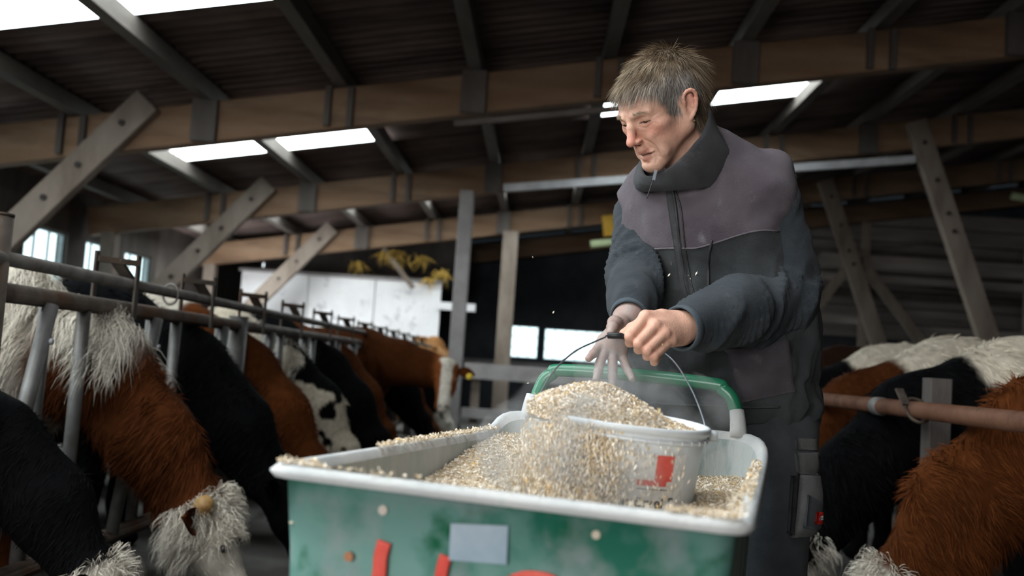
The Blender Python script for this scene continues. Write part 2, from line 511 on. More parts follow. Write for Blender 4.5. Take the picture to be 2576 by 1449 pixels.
# centre posts
t = thing('barn_post', 'slim grey square barn post holding up the middle beam', 'post', (-1.08, 13.4, 0))
obj('shaft', MB().bar((0, -.2, 0), (0, -.2, 3.3), .19, .14, up=(0, 1, 0), ch=.01).mesh('shaft'), M_GREYPOST, t)
obj('foot_plate', MB().box((0, -.2, .02), (.3, .26, .04)).mesh('foot_plate'), M_BOLT, t)
t = thing('barn_post', 'broad brown wooden barn post beside the end-wall windows', 'post', (-.6, 17.6, 0))
obj('shaft', MB().bar((0, -.24, 0), (0, -.24, 3.35), .27, .2, up=(0, 1, 0), ch=.01).mesh('shaft'), M_BRACE, t)
obj('foot_plate', MB().box((0, -.24, .02), (.36, .3, .04)).mesh('foot_plate'), M_BOLT, t)
# yellow panel paints the light on the far beam; green tube lamps nearby
o = obj('lit_beam_panel', MB().box((1.5, 17.42, 3.64), (1.0, .12, .36), rot=np.array(Matrix.Rotation(-math.atan(.17), 3, 'Y'))).mesh('lit_beam_panel'), mat('yellow_lit_panel', (.55, .30, .03), (.68, .40, .06), 3, .7, bump=.1))
tag(o, 'yellow panel painted as the yellow-lit stretch of the far glulam beam', 'board')
M_TUBE = mat('green_tube', (.30, .36, .20), (.42, .48, .28), 6, .5)
o = obj('tube_lamp', MB().tube([(.8, 17.2, 3.2), (2.2, 17.2, 3.42)], .065, 10).mesh('tube_lamp', True), M_TUBE)
tag(o, 'unlit green tube lamp under the yellow panel', 'lamp')
o = obj('tube_lamp', MB().tube([(8.0, 17.2, 4.5), (9.2, 17.2, 4.35)], .065, 10).mesh('tube_lamp', True), M_TUBE)
tag(o, 'unlit green tube lamp high beyond the right raking brace', 'lamp')

# --- side and end walls
def wall_with_holes(name, axis, pos, lo, hi, zlo, zhi, holes, th=.16):
    """solid wall on plane axis=pos spanning lo..hi, with rectangular window holes (a,b,z0,z1)"""
    mb = MB()
    xs = sorted({lo, hi, *[h[0] for h in holes], *[h[1] for h in holes]})
    for a, b in zip(xs[:-1], xs[1:]):
        spans = [(zlo, zhi)]
        for h in holes:
            if h[0] <= a and b <= h[1]:
                spans = [(zlo, h[2]), (h[3], zhi)]
        for z0, z1 in spans:
            if axis == 'x': mb.box((pos, (a+b)/2, (z0+z1)/2), (th, b-a, z1-z0))
            else: mb.box(((a+b)/2, pos, (z0+z1)/2), (b-a, th, z1-z0))
    return mb.mesh(name)
holesL = [(10.3, 11.42, 1.25, 2.36), (11.87, 12.96, 1.25, 2.36), (13.5, 14.42, 1.25, 2.36), (14.8, 15.85, 1.25, 2.36), (6.5, 7.6, 1.25, 2.36), (8.2, 9.3, 1.25, 2.36)]
wl = obj('wall_left', wall_with_holes('wall_left', 'x', XL-.1, YF, YB, 0, 3.0, holesL), M_DARKW, kind='structure')
holesB = [(-.66, 0, 1.19, 1.92), (.12, 2.5, 1.19, 1.9), (5.9, 7.9, 1.05, 1.815)]
wb = obj('wall_back', wall_with_holes('wall_back', 'y', YB+.1, XL, XR, 0, 6.4, holesB), M_NAVY, kind='structure')
wr = obj('wall_right', MB().box((XR+.1, 8.6, 3.1), (.16, 27.2, 6.2)).mesh('wall_right'), M_DARKW, kind='structure')
wf_ = obj('wall_front_unseen', wall_with_holes('wall_front_unseen', 'y', YF-.1, XL, XR, 0, 6.2, [(-5.0, -.4, 0.0, 3.0)]), M_DARKW, kind='structure')  # unseen gable wall added to cut the fill light, gate left open
M_MUNT = mat('window_bar', (.20, .24, .25), (.30, .34, .35), 8, .6)
wn = 0
def window(axis, pos, a, b, z0, z1, nx, nz, light=.018):
    global wn
    wn += 1
    w = bpy.data.objects.new('window_%d' % wn, None); COL.objects.link(w); w['kind'] = 'structure'
    def bx(name, u0, u1, v0, v1, d, m):
        if axis == 'x': me = MB().box((pos, (u0+u1)/2, (v0+v1)/2), (d, u1-u0, v1-v0)).mesh(name)
        else: me = MB().box(((u0+u1)/2, pos, (v0+v1)/2), (u1-u0, d, v1-v0)).mesh(name)
        return obj(name, me, m, w)
    f = .03
    for q in ((a, b, z0, z0+f), (a, b, z1-f, z1), (a, a+f, z0+f, z1-f), (b-f, b, z0+f, z1-f)): bx('frame', *q, .06, M_MUNT)
    for i in range(1, nx):
        u = a + (b-a)*i/nx; bx('glazing_bar', u-light/2, u+light/2, z0+f, z1-f, .03, M_MUNT)
    for i in range(1, nz):
        v = z0 + (z1-z0)*i/nz; bx('glazing_bar', a+f, b-f, v-light/2, v+light/2, .028, M_MUNT)
    for i in range(nx):
        for j in range(nz):
            bx('pane', a + (b-a)*i/nx+.004, a + (b-a)*(i+1)/nx-.004, z0 + (z1-z0)*j/nz+.004, z0 + (z1-z0)*(j+1)/nz-.004, .004, M_GLASS)
for h in holesL: window('x', XL-.1, *h, 3, 2)
window('y', YB+.1, *holesB[0], 3, 3); window('y', YB+.1, *holesB[1], 10, 3); window('y', YB+.1, *holesB[2], 8, 3)
# horizontal cladding boards of the end wall, right of the windows, and the sill rail
for k in range(14):
    z = .15 + k*.36
    obj('board', MB().box((8.3, YB-.02, z), (9.2, .05, .33)).mesh('board'), M_BOARD, wb) if not (.7 < z < 2.1) else \
    [obj('board', MB().box((c, YB-.02, z), (w_, .05, .33)).mesh('board'), M_BOARD, wb) for c, w_ in ((4.75, 2.2), (10.4, 4.9))]
for z in (3.1, 4.0): obj('wall_rail', MB().box((8.3, YB-.1, z), (9.2, .12, .16)).mesh('wall_rail'), M_PURL, wb)
obj('window_sill', MB().box((.5, YB-.12, 1.06), (4.6, .3, .1)).mesh('window_sill'), M_GREYPOST, wb)

# low concrete feed wall and rails crossing the aisle at its far end
t = thing('cross_barrier', 'grey low barrier closing off the far end of the feed aisle', 'barrier', (0, 16.6, 0))
obj('rail', MB().box((1.35, 0, .88), (5.1, .12, .26)).mesh('rail'), M_GREYPOST, t)
obj('rail', MB().box((1.35, 0, .18), (5.1, .14, .16)).mesh('rail'), M_GREYPOST, t)
for x in (-1.0, 1.2, 3.6): obj('post', MB().box((x, .08, .5), (.14, .06, 1.0)).mesh('post'), M_BRACE, t)

# whitewashed partition with straw loft above
wp = bpy.data.objects.new('wall_partition', None); COL.objects.link(wp); wp['kind'] = 'structure'
for (a, b) in ((-5.6, -4.35), (-4.33, -3.1), (-3.08, -1.86)):
    obj('panel', MB().box(((a+b)/2, 18.4, 1.22), (b-a, .1, 2.44)).mesh('panel'), M_WHITEW, wp)
obj('cap', MB().box((-3.75, 18.38, 2.46), (3.8, .16, .05)).mesh('cap'), M_GREYPOST, wp)
obj('loft_floor', MB().box((-3.7, 19.3, 2.5), (3.9, 1.6, .06)).mesh('loft_floor'), M_DARKW, wp)
obj('bracket', MB().box((-1.55, 18.3, 2.02), (.7, .1, .14)).mesh('bracket'), M_WHITEW, wp)
o = obj('loft_strut', MB().bar((-2.95, 18.1, 3.0), (-2.35, 18.1, 2.3), .06, .09).mesh('loft_strut'), M_BRACE, wp)
def straw(cx, cy, cz, sx, sz, n, label):
    P = np.stack([rng.normal(cx, sx, n), rng.normal(cy, .12, n), cz - np.abs(rng.normal(0, sz, n))], 1)
    d = np.stack([rng.normal(0, 1, n), rng.normal(0, .5, n), -np.abs(rng.normal(.6, .5, n))], 1)
    c = np.array([.62, .40, .09])*rng.uniform(.7, 1.2, (n, 1))
    V, F, C = blades(P, np.tile([0, -1., 0], (n, 1)), d, rng.uniform(.12, .3, n), .014, c, bend=.2)
    o = obj('straw_clump', np_mesh('straw_clump', V, F, False, C), M_STRAWC)
    tag(o, label, 'straw'); return o
M_STRAWC = attr_mat('straw_loose', .8)
straw(-3.4, 18.35, 2.76, .07, .06, 30, 'small straw tuft hanging over the whitewashed wall near the beam brace')
straw(-2.75, 18.2, 2.98, .14, .08, 110, 'large straw tuft spilling from the loft beside a thin strut')
straw(-2.25, 18.3, 2.95, .06, .08, 40, 'straw tuft hanging beneath the far beam')
straw(-1.85, 18.3, 2.70, .07, .08, 40, 'straw tuft at the open end of the loft')
straw(-2.1, 18.3, 2.52, .03, .03, 40, 'low straw wisp lying on the wall cap')
# dark loft backing
obj('board', MB().box((-3.6, 20.2, 3.0), (4.2, .06, 1.2)).mesh('board'), M_DARKW, wp)

# timber stall framing in the right-hand bay
t = thing('timber_stall', 'weathered timber stall framing with crossed struts behind the man', 'stall frame', (6.0, 18.6, 0))
def tb(name, a, b, w=.16, d=.1, m=M_BRACE, y=0):
    return obj(name, MB().bar((a[0]-6, y, a[1]), (b[0]-6, y, b[1]), d, w, up=(1, 0, .31), ch=.005).mesh(name), m, t)
tb('post', (5.98, 0), (5.98, 4.1), .15, .12, M_BRACE, .0)
tb('post', (9.1, 0), (9.1, 4.2), .22, .16, M_BOARD, .1)
tb('strut', (4.85, 2.1), (5.85, 3.55), .17, .1, M_BRACE, -.1)
tb('strut', (6.0, 3.2), (7.5, 1.35), .18, .1, M_BRACE, -.1)
tb('strut', (10.6, 1.5), (11.6, 3.4), .2, .1, M_BRACE, -.1)
tb('strut', (9.6, 1.9), (11.2, 3.9), .2, .1, M_BOARD, -.1)
for z, x0, x1, w in ((3.38, 5.2, 11.6, .26), (3.08, 5.2, 11.6, .14), (2.28, 4.6, 6.2, .16), (2.2, 7.3, 9.6, .1), (1.6, 4.6, 11.6, .14)):
    obj('rail', MB().box(((x0+x1)/2-6, .14, z), (x1-x0, .08, w)).mesh('rail'), M_BOARD, t)
# layout helper: world point on the plane Y (metres ahead of the camera) seen along a given sight line
def at(x, y, Y):
    d = cam_rot @ Vector(((x-FW/2)/FPX, (FH/2-y)/FPX, -1.0))
    t = Y/d.y
    return np.array([d.x*t, Y, CAM_H + d.z*t])
def at_plane(x, y, p, n):
    d = np.array(cam_rot @ Vector(((x-FW/2)/FPX, (FH/2-y)/FPX, -1.0)))
    o = np.array([0, 0, CAM_H]); t = (np.asarray(p)-o).dot(n)/d.dot(n)
    return o + d*t

# ================================================================== headlock feed fence on the left
M_GALV = mat('worn_galvanised', (.085, .077, .07), (.16, .15, .14), 9.0, .5, metal=.35, bump=.15, bscale=90, c3=(.10, .065, .045), s3=5, a3=(.55, .72))
M_GALV2 = mat('bright_galvanised', (.10, .096, .092), (.165, .16, .155), 8.0, .5, metal=.35, bump=.1, bscale=90, c3=(.075, .062, .05), s3=6, a3=(.55, .75))
M_RAIL = mat('rusty_rail', (.055, .044, .038), (.115, .095, .08), 7.0, .55, metal=.3, bump=.2, bscale=80, c3=(.085, .042, .022), s3=4, a3=(.5, .68))
FX = -1.66
ff = thing('feed_fence', 'long galvanised headlock feed fence with cows feeding through it', 'feed fence', (FX, 3.0, 0))
def fpart(name, mb, m, par=None, smooth=True):
    return obj(name, mb.mesh(name, smooth), m, par or ff)
Y0, Y1 = -2.6, 12.2           # along the fence, from its origin at Y=3
fpart('rail', MB().tube([(0.03, Y0, 1.225), (0.03, Y1, 1.215)], .0225, 16), M_GALV)
fpart('rail', MB().tube([(0, Y0, 1.125), (0, Y1, 1.115)], .0315, 16), M_RAIL)
fpart('rail', MB().tube([(0, Y0, .22), (0, Y1, .22)], .0315, 12), M_RAIL)
def post(y, r, top, m):
    p = fpart('post', MB().tube([(0.0, y, 0), (0.0, y, top)], r, 18), m)
    obj('cap', MB().tube([(0, y, top), (0, y, top+.008)], r*1.03, 18).mesh('cap', True), m, p)
post(-.06, .05, 1.35, M_RAIL); post(2.45, .052, 1.165, M_GALV2); post(7.45, .052, 1.2, M_GALV2); post(10.2, .052, 1.2, M_GALV2)
CELL = .93
for k in range(12):
    yb = .29 + CELL*k
    ys = yb - .02 if abs(yb-.02-2.45) > .12 else yb - .1
    fpart('pivot_bar', MB().tube([(.03, ys, 1.10), (.03, ys-.26, .24)], .0255, 12), M_GALV2)
    fpart('bar', MB().tube([(-.02, yb+.05, 1.10), (-.02, yb+.03, .24)], .0245, 12), M_GALV2)
    fpart('bar', MB().tube([(0, yb+.29, 1.10), (0, yb+.29, .24)], .0250, 12), M_GALV2)
    # bolt head on the pivot bar
    fpart('bolt', MB().tube([(.054, ys-.03, .98), (.064, ys-.03, .98)], .011, 8), M_PALE)
    # locking bracket straddling the two rails
    yl = .80 + CELL*k
    lt = fpart('latch', MB().bar((.062, yl+.075, 1.085), (.062, yl+.075, 1.335), .034, .01, up=(1, 0, 0), ch=.003), M_RAIL, smooth=False)
    obj('back_plate', MB().bar((-.045, yl-.06, 1.085), (-.045, yl-.06, 1.335), .034, .01, up=(1, 0, 0), ch=.003).mesh('back_plate'), M_RAIL, lt)
    obj('cross_piece', MB().bar((.062, yl+.075, 1.305), (-.045, yl-.06, 1.305), .035, .022).mesh('cross_piece'), M_RAIL, lt)
    obj('drop_arm', MB().bar((.0, yl, 1.31), (.02, yl+.2, 1.2), .05, .012, up=(0, 0, 1)).mesh('drop_arm'), M_RAIL, lt)
fpart('ring', MB().tube([(.03+.034*math.cos(a), 1.33, 1.215+.045*math.sin(a)) for a in np.linspace(0, 6.283, 20, endpoint=False)], .005, 6, closed=True, caps=False), M_GALV)

# ================================================================== neck rail on the right
M_RUST = mat('rust_brown', (.085, .034, .018), (.125, .060, .036), 6.0, .7, metal=.1, bump=.2, bscale=70, c3=(.05, .024, .014), s3=8, a3=(.5, .7))
RX = 1.37
nr = thing('neck_rail', 'rusty brown pipe rail in front of the shaggy cows', 'rail', (RX, 3.0, 0))
obj('pipe', MB().tube([(0, -1.6, .937), (0, 9.0, .945)], .031, 18).mesh('pipe', True), M_RUST, nr)
obj('clamp', MB().tube([(0, .98, .937), (0, 1.05, .937)], .036, 18).mesh('clamp', True), M_GALV2, nr, label='grey clamp ring')
M_POSTW = mat('weathered_post', (.06, .050, .045), (.10, .087, .08), 9, .8, bump=.3, bscale=60, stretch=(1, 1, .3))
for y, in ((.85,), (3.6,), (6.3,)):
    obj('post', MB().bar((.16, y, 0), (.16, y, 1.06), .085, .085, up=(0, 1, 0), ch=.006).mesh('post'), M_POSTW, nr)
# old strap knotted round the pipe
st = obj('strap', MB().tube(spline([(-.038, .64, .955), (-.040, .61, .93), (-.028, .58, .905), (.0, .57, .897), (.030, .59, .912), (.038, .62, .945), (.022, .65, .972), (-.012, .66, .977), (-.038, .64, .955)], 48), .006, 8).mesh('strap', True), mat('strap_hide', (.03, .02, .014), (.07, .05, .036), 20, .8), nr, label='dark strap knotted round the pipe')
obj('strap_end', MB().bar((-.036, .63, .955), (-.046, .68, 1.01), .03, .008).mesh('strap_end'), mat('strap_hide_dark', (.045, .035, .03), (.09, .07, .055), 20, .8), st)
# ================================================================== feed cart
RIM_Z = .858
CC = np.array([.0836, 1.651, 0]); CYAW = RAD(-13.86); HW, HL = .268, .508
CR = np.array(Matrix.Rotation(CYAW, 3, 'Z'))
def cw(u, v, z): return CC + CR @ np.array([u, v, 0]) + np.array([0, 0, z])
def green_mat():
    m, nt, b = new_mat('dusty_green_paint'); N = nt.nodes.new; Lk = nt.links.new
    tc = N('ShaderNodeTexCoord')
    def nz(s, d=5): 
        n = N('ShaderNodeTexNoise'); n.inputs['Scale'].default_value = s; n.inputs['Detail'].default_value = d; Lk(tc.outputs['Object'], n.inputs['Vector']); return n
    def mixc(a, c, n, lo, hi):
        r = N('ShaderNodeMapRange'); r.inputs['From Min'].default_value = lo; r.inputs['From Max'].default_value = hi; Lk(n.outputs['Fac'], r.inputs['Value'])
        x = N('ShaderNodeMix'); x.data_type = 'RGBA'; x.inputs[7].default_value = (*c, 1)
        if isinstance(a, tuple): x.inputs[6].default_value = (*a, 1)
        else: Lk(a, x.inputs[6])
        Lk(r.outputs[0], x.inputs[0]); return x.outputs[2]
    o = mixc((.020, .150, .100), (.150, .300, .265), nz(7), .42, .57)
    o = mixc(o, (.008, .115, .055), nz(10), .58, .66)
    o = mixc(o, (.26, .31, .31), nz(11, 8), .52, .70)
    Lk(o, b.inputs['Base Color']); b.inputs['Roughness'].default_value = .55; b.inputs['Specular IOR Level'].default_value = .3
    return m
M_GREEN = green_mat()
M_RIMD = mat('dusty_rim', (.50, .52, .525), (.62, .62, .61), 14, .9, bump=.25, bscale=160, c3=(.40, .50, .48), s3=7, a3=(.58, .72))
M_INSD = mat('dusty_inside', (.42, .47, .47), (.55, .57, .57), 12, .85, bump=.3, bscale=120, stretch=(1, 1, .35), c3=(.22, .31, .30), s3=9, a3=(.58, .7))
cart = thing('feed_cart', 'dusty green metal feed cart with a whitened rim and tubular push handle', 'cart', (CC[0], CC[1], 0))
cart.rotation_euler = (0, 0, CYAW)

def rrect(hw, hl, r, z, n=8, lift=0.0, tilt=-.02, rn=None):
    """rounded rectangle ring in cart space; far end (v>0) may be lifted; rn = near corner radius"""
    P = []
    for su, sv, a0 in ((1, -1, -90), (1, 1, 0), (-1, 1, 90), (-1, -1, 180)):
        rr = (rn if rn is not None else r) if sv < 0 else r
        for k in range(n+1):
            a = RAD(a0 + 90*k/n)
            P.append((su*(hw-rr)+rr*math.cos(a), sv*(hl-rr)+rr*math.sin(a)))
    # subdivide straights
    Q = []
    for i in range(len(P)):
        a, b = np.array(P[i]), np.array(P[(i+1) % len(P)])
        L = np.linalg.norm(b-a); m = max(1, int(L/.06)) if (i % (n+1)) == n else 1
        for k in range(m): Q.append(a + (b-a)*k/m)
    Q = np.array(Q)
    zz = z + tilt*Q[:, 0] + lift*sm(.80, 1.0, Q[:, 1]/HL)
    return np.column_stack([Q, zz])
def sec(spec):
    m, n = None, None
    rings = [rrect(*s[:4], lift=s[4], rn=s[5]) for s in spec]
    k = min(len(r) for r in rings); out = []
    for r in rings:                       # resample every ring to the same count
        d = np.concatenate([[0], np.cumsum(np.linalg.norm(np.diff(np.vstack([r, r[:1]]), axis=0), axis=1))])
        t = np.linspace(0, d[-1], 160, endpoint=False); rr = np.vstack([r, r[:1]])
        out.append(np.stack([np.interp(t, d, rr[:, i]) for i in range(3)], 1))
    return out
lip = .024
outer = sec([(HW+lip-.006, HL+lip-.006, .08, RIM_Z-.016, .035, .03), (HW+.004, HL+.004, .07, RIM_Z-.017, .035, .02),
             (HW-.004, HL-.004, .07, RIM_Z-.10, .02, .02), (HW-.014, HL-.006, .07, .55, 0, .025), (HW-.03, HL-.02, .07, .43, 0, .04), (HW-.08, HL-.07, .06, .415, 0, .04), (.02, .1, .01, .41, 0, .01)])
rim = sec([(HW+lip-.006, HL+lip-.006, .08, RIM_Z-.016, .035, .03), (HW+lip, HL+lip, .085, RIM_Z-.009, .037, .035), (HW+lip-.005, HL+lip-.005, .083, RIM_Z-.003, .04, .035),
           (HW+lip*.5, HL+lip*.5, .075, RIM_Z, .04, .03), (HW+.006, HL+.006, .07, RIM_Z-.003, .04, .025), (HW, HL, .07, RIM_Z-.014, .038, .02)])
inner = sec([(HW, HL, .07, RIM_Z-.014, .038, .02), (HW-.008, HL-.006, .07, RIM_Z-.10, .02, .02), (HW-.024, HL-.016, .07, .55, 0, .03), (HW-.04, HL-.03, .07, .445, 0, .04), (HW-.09, HL-.08, .06, .43, 0, .04), (.02, .1, .01, .43, 0, .01)])
V, F = loft(outer); obj('tub', np_mesh('tub', V, F[:, ::-1], True), M_GREEN, cart)
V, F = loft(rim); obj('rim', np_mesh('rim', V, F[:, ::-1], True), M_RIMD, cart, label='rolled rim thick with pale meal dust')
V, F = loft(inner); obj('tub_lining', np_mesh('tub_lining', V, F[:, ::-1], True), M_INSD, cart, label='dust-coated inside of the tub')
# tubular handle on the far end
hp = spline([(-.222, HL+.012, .84), (-.219, HL+.016, .905), (-.203, HL+.03, .968), (-.184, HL+.034, .988), (-.165, HL+.036, .998), (0, HL+.036, .998), (.17, HL+.036, .99), (.19, HL+.034, .98), (.212, HL+.03, .958), (.226, HL+.016, .90), (.228, HL+.012, .835)], 70)
M_HANDLE = mat('green_handle', (.012, .15, .075), (.03, .20, .11), 10, .28, spec=.5, c3=(.35, .45, .42), s3=30, a3=(.66, .8))
hd = obj('handle', MB().tube(hp, .0145, 16).mesh('handle', True), M_HANDLE, cart, label='glossy green tube handle')
for s, z0 in ((-1, .842), (1, .838)):      # dust-caked sockets at the foot of the handle
    P = [(s*.227, HL+.012, .884), (s*.226, HL+.013, .90), (s*.224, HL+.016, .92), (s*.221, HL+.021, .938)]
    obj('handle_socket', MB().tube(P, [.0195, .0172, .0160, .0153], 16).mesh('handle_socket', True), M_RIMD, hd)
# chassis, wheels, stand
M_TYRE = mat('tyre', (.02, .02, .02), (.04, .04, .038), 20, .9)
for s in (-1, 1):
    w = obj('wheel', MB().tube([(s*.21+.16*0, -.12+.17*math.cos(a), .2+.17*math.sin(a)) for a in np.linspace(0, 6.283, 28, endpoint=False)], .03, 10, closed=True, caps=False).mesh('wheel', True), M_TYRE, cart)
    obj('hub', MB().tube([(s*.21-.02, -.12, .2), (s*.21+.02, -.12, .2)], .1, 16).mesh('hub', True), M_GREEN, w)
    obj('leg', MB().tube([(s*.18, .36, .43), (s*.18, .40, .0)], .014, 10).mesh('leg', True), M_HANDLE, cart)
obj('axle', MB().tube([(-.21, -.12, .2), (.21, -.12, .2)], .014, 10).mesh('axle', True), M_BOLT, cart)
for s in (-1, 1): obj('axle_strut', MB().bar((s*.15, -.12, .2), (s*.15, -.12, .43), .04, .04, up=(0, 1, 0)).mesh('axle_strut'), M_HANDLE, cart)

# marks on the front of the tub
invC = Matrix.Translation((CC[0], CC[1], 0)) @ Matrix.Rotation(CYAW, 4, 'Z'); invC = invC.inverted()
fp0 = cw(0, -HL, .8); fp1 = cw(0, -HL+.006, .55)
fn = np.cross(CR @ np.array([1., 0, 0]), fp1-fp0); fn /= np.linalg.norm(fn)
if fn[1] > 0: fn = -fn
def on_front(x, y, lift=.004):
    p = at_plane(x, y, cw(0, -HL-.001, .76), fn) + fn*lift
    return np.array(invC @ Vector(p))
M_RED = mat('red_spray', (.62, .045, .03), (.74, .12, .09), 14, .6)
def stroke(pts, r):
    P = spline([on_front(*p, .001) for p in pts], 16)
    V, F, C = tube_np(P, r, 12)
    n = np.array(invC.to_3x3() @ Vector(fn)); c = P.mean(0)
    d = (V-c) @ n
    V = V - (d*.86)[:, None]*n[None, :]
    obj('paint_mark', np_mesh('paint_mark', V, [F, C], True), M_RED, cart, label='red sprayed stroke')
stroke([(968, 1362), (958, 1400), (955, 1440), (948, 1480), (940, 1540)], .0088)
stroke([(1122, 1398), (1113, 1430), (1106, 1480), (1100, 1540)], .0075)
stroke([(1290, 1462), (1330, 1453), (1385, 1462), (1420, 1490)], .008)
stroke([(1240, 1530), (1260, 1490), (1290, 1462)], .008)
Q = [on_front(*p, .003) for p in ((1136, 1316), (1280, 1322), (1276, 1419), (1131, 1408))]
Q2 = [q - np.array(invC.to_3x3() @ Vector(fn))*.002 for q in Q]
me = np_mesh('sticker', np.array(Q+Q2), np.array([[3, 2, 1, 0], [4, 5, 6, 7], [0, 1, 5, 4], [1, 2, 6, 5], [2, 3, 7, 6], [3, 0, 4, 7]]), False)
obj('sticker', me, mat('worn_sticker', (.24, .33, .40), (.36, .43, .50), 10, .5, c3=(.50, .58, .66), s3=9, a3=(.6, .75)), cart, label='worn blue-grey sticker')
obj('chip', MB().tube([on_front(964, 1283, .0), on_front(964, 1283, .002)], .006, 8).mesh('chip'), mat('pale_chip', (.55, .48, .42)), cart)
obj('chip', MB().tube([on_front(1500, 1345, .0), on_front(1500, 1345, .002)], .005, 8).mesh('chip'), mat('pale_chip_b', (.58, .50, .40)), cart)
obj('chip', MB().tube([on_front(878, 1400, .0), on_front(878, 1400, .002)], .006, 8).mesh('chip'), mat('rust_chip', (.40, .18, .09)), cart)

# ================================================================== mortar bucket standing in the cart
M_BUCKET = mat('white_plastic', (.60, .63, .65), (.70, .72, .73), 6, .4, spec=.4, c3=(.52, .52, .50), s3=25, a3=(.6, .75))
BC = at(1545, 1043, 1.70); BR = .148; BH = .285
bucket = thing('bucket', 'white plastic mortar bucket heaped with crushed grain', 'bucket', tuple(BC - np.array([0, 0, BH])))
bucket.rotation_euler = (RAD(3), RAD(3.5), 0)
BSC = .955
prof = [(.118, 0), (.121, .004), (.1405, BH-.026), (.1405, BH-.024), (.149, BH-.024), (.149, BH-.019), (.1455, BH-.019), (.1455, BH-.012), (.150, BH-.011), (.150, BH-.002), (.147, BH), (.142, BH), (.138, BH-.03), (.118, .006), (0.001, .006)]
n = 64; th = np.linspace(0, 2*np.pi, n, endpoint=False)
rings = np.array([[(r*BSC*math.cos(t), r*BSC*math.sin(t), z) for t in th] for r, z in prof])
V, F = loft(rings); bme = np_mesh('pail', V, F, True)
pail = obj('pail', bme, M_BUCKET, bucket)
V2 = [(.118*BSC*math.cos(t), .118*BSC*math.sin(t), 0) for t in th] + [(0, 0, 0)]
obj('base', np_mesh('base', np.array(V2), np.array([[n, (i+1) % n, i] for i in range(n)]), False), M_BUCKET, bucket)
for k in range(40):                         # ribs of the rim collar
    a = 2*math.pi*k/40
    obj('rim_rib', MB().box((.140*math.cos(a), .140*math.sin(a), BH-.0215), (.006, .003, .006), rot=np.array(Matrix.Rotation(a, 3, 'Z'))).mesh('rim_rib'), M_BUCKET, pail)
# printed label wrapped on the pail
def wrap(x, z, lift=.0012):
    """x metres round the pail from its camera side, z height"""
    r = (.121 + (.1405-.121)*z/(BH-.026))*BSC + lift
    a = -math.pi/2 + .05 + x/r
    return (r*math.cos(a), r*math.sin(a), z)
def label_patch(name, x0, x1, z0, z1, m, lift, nx=14, nz=3):
    V = np.array([wrap(x0+(x1-x0)*i/nx, z0+(z1-z0)*j/nz, lift) for i in range(nx+1) for j in range(nz+1)])
    F = np.array([[i*(nz+1)+j, (i+1)*(nz+1)+j, (i+1)*(nz+1)+j+1, i*(nz+1)+j+1] for i in range(nx) for j in range(nz)])
    return obj(name, np_mesh(name, V, F, True), m, bucket)
label_patch('paper_label', -.09, .10, .115, .245, mat('peeling_paper', (.60, .585, .555), (.70, .69, .67), 18, .8, bump=.5, bscale=60, c3=(.45, .44, .42), s3=14, a3=(.6, .72)), .0010, 24, 6)
M_PRINT = mat('red_print', (.60, .06, .045), (.70, .13, .10), 30, .7)
label_patch('print_block', .040, .072, .202, .243, M_PRINT, .0016, 8, 2); label_patch('print_block', .012, .062, .194, .203, M_PRINT, .0016, 8, 1)
M_INK = mat('black_ink', (.03, .03, .035))
cu = bpy.data.curves.new('lettering', 'FONT'); cu.body = 'm\u00f6rtel F'; cu.size = .024; cu.extrude = .0003; cu.space_character = 1.05
to = bpy.data.objects.new('tmp_text', cu); COL.objects.link(to); bpy.context.view_layer.update()
tm = bpy.data.meshes.new_from_object(to.evaluated_get(bpy.context.evaluated_depsgraph_get())); bpy.data.objects.remove(to)
for v in tm.vertices: v.co = wrap(v.co.x - .008, .160 + v.co.y, .0018 + v.co.z)
obj('lettering', tm, M_INK, bucket)
label_patch('print_line', .012, .065, .188, .1892, M_INK, .0016, 8, 1)
# wire bail with its black grip, held up by the man
bail_px = [(1336, 1050, 1.70), (1352, 1005, 1.73), (1392, 935, 1.80), (1445, 885, 1.855), (1500, 858, 1.885), (1521, 849, 1.895), (1532, 844, 1.903), (1592, 850, 1.914), (1660, 882, 1.918), (1700, 915, 1.885), (1740, 980, 1.80), (1768, 1050, 1.73), (1777, 1094, 1.70)]
bail_w = [at(*p) for p in bail_px]
binv = (Matrix.Translation(bucket.location) @ bucket.rotation_euler.to_matrix().to_4x4()).inverted()
loc = lambda P: np.array([binv @ Vector(p) for p in P])
bail = obj('bail', MB().tube(loc(spline(bail_w, 90)), .0017, 8).mesh('bail', True), mat('wire', (.16, .175, .20), (.24, .255, .28), 20, .35, metal=.8), bucket, label='thin wire bail')
grip_w = [at(1530, 844, 1.902), at(1565, 845, 1.910), at(1605, 855, 1.915), at(1652, 878, 1.918)]
obj('grip', MB().tube(loc(grip_w), .0062, 14).mesh('grip', True), mat('black_plastic', (.012, .012, .013), (.02, .02, .021), 20, .4), bail, label='black plastic grip')
for s in (-1, 1):
    obj('ear_lug', MB().tube([(s*.139, -.002, BH-.014), (s*.156, -.002, BH-.014)], .009, 10).mesh('ear_lug', True), M_BUCKET, bucket)

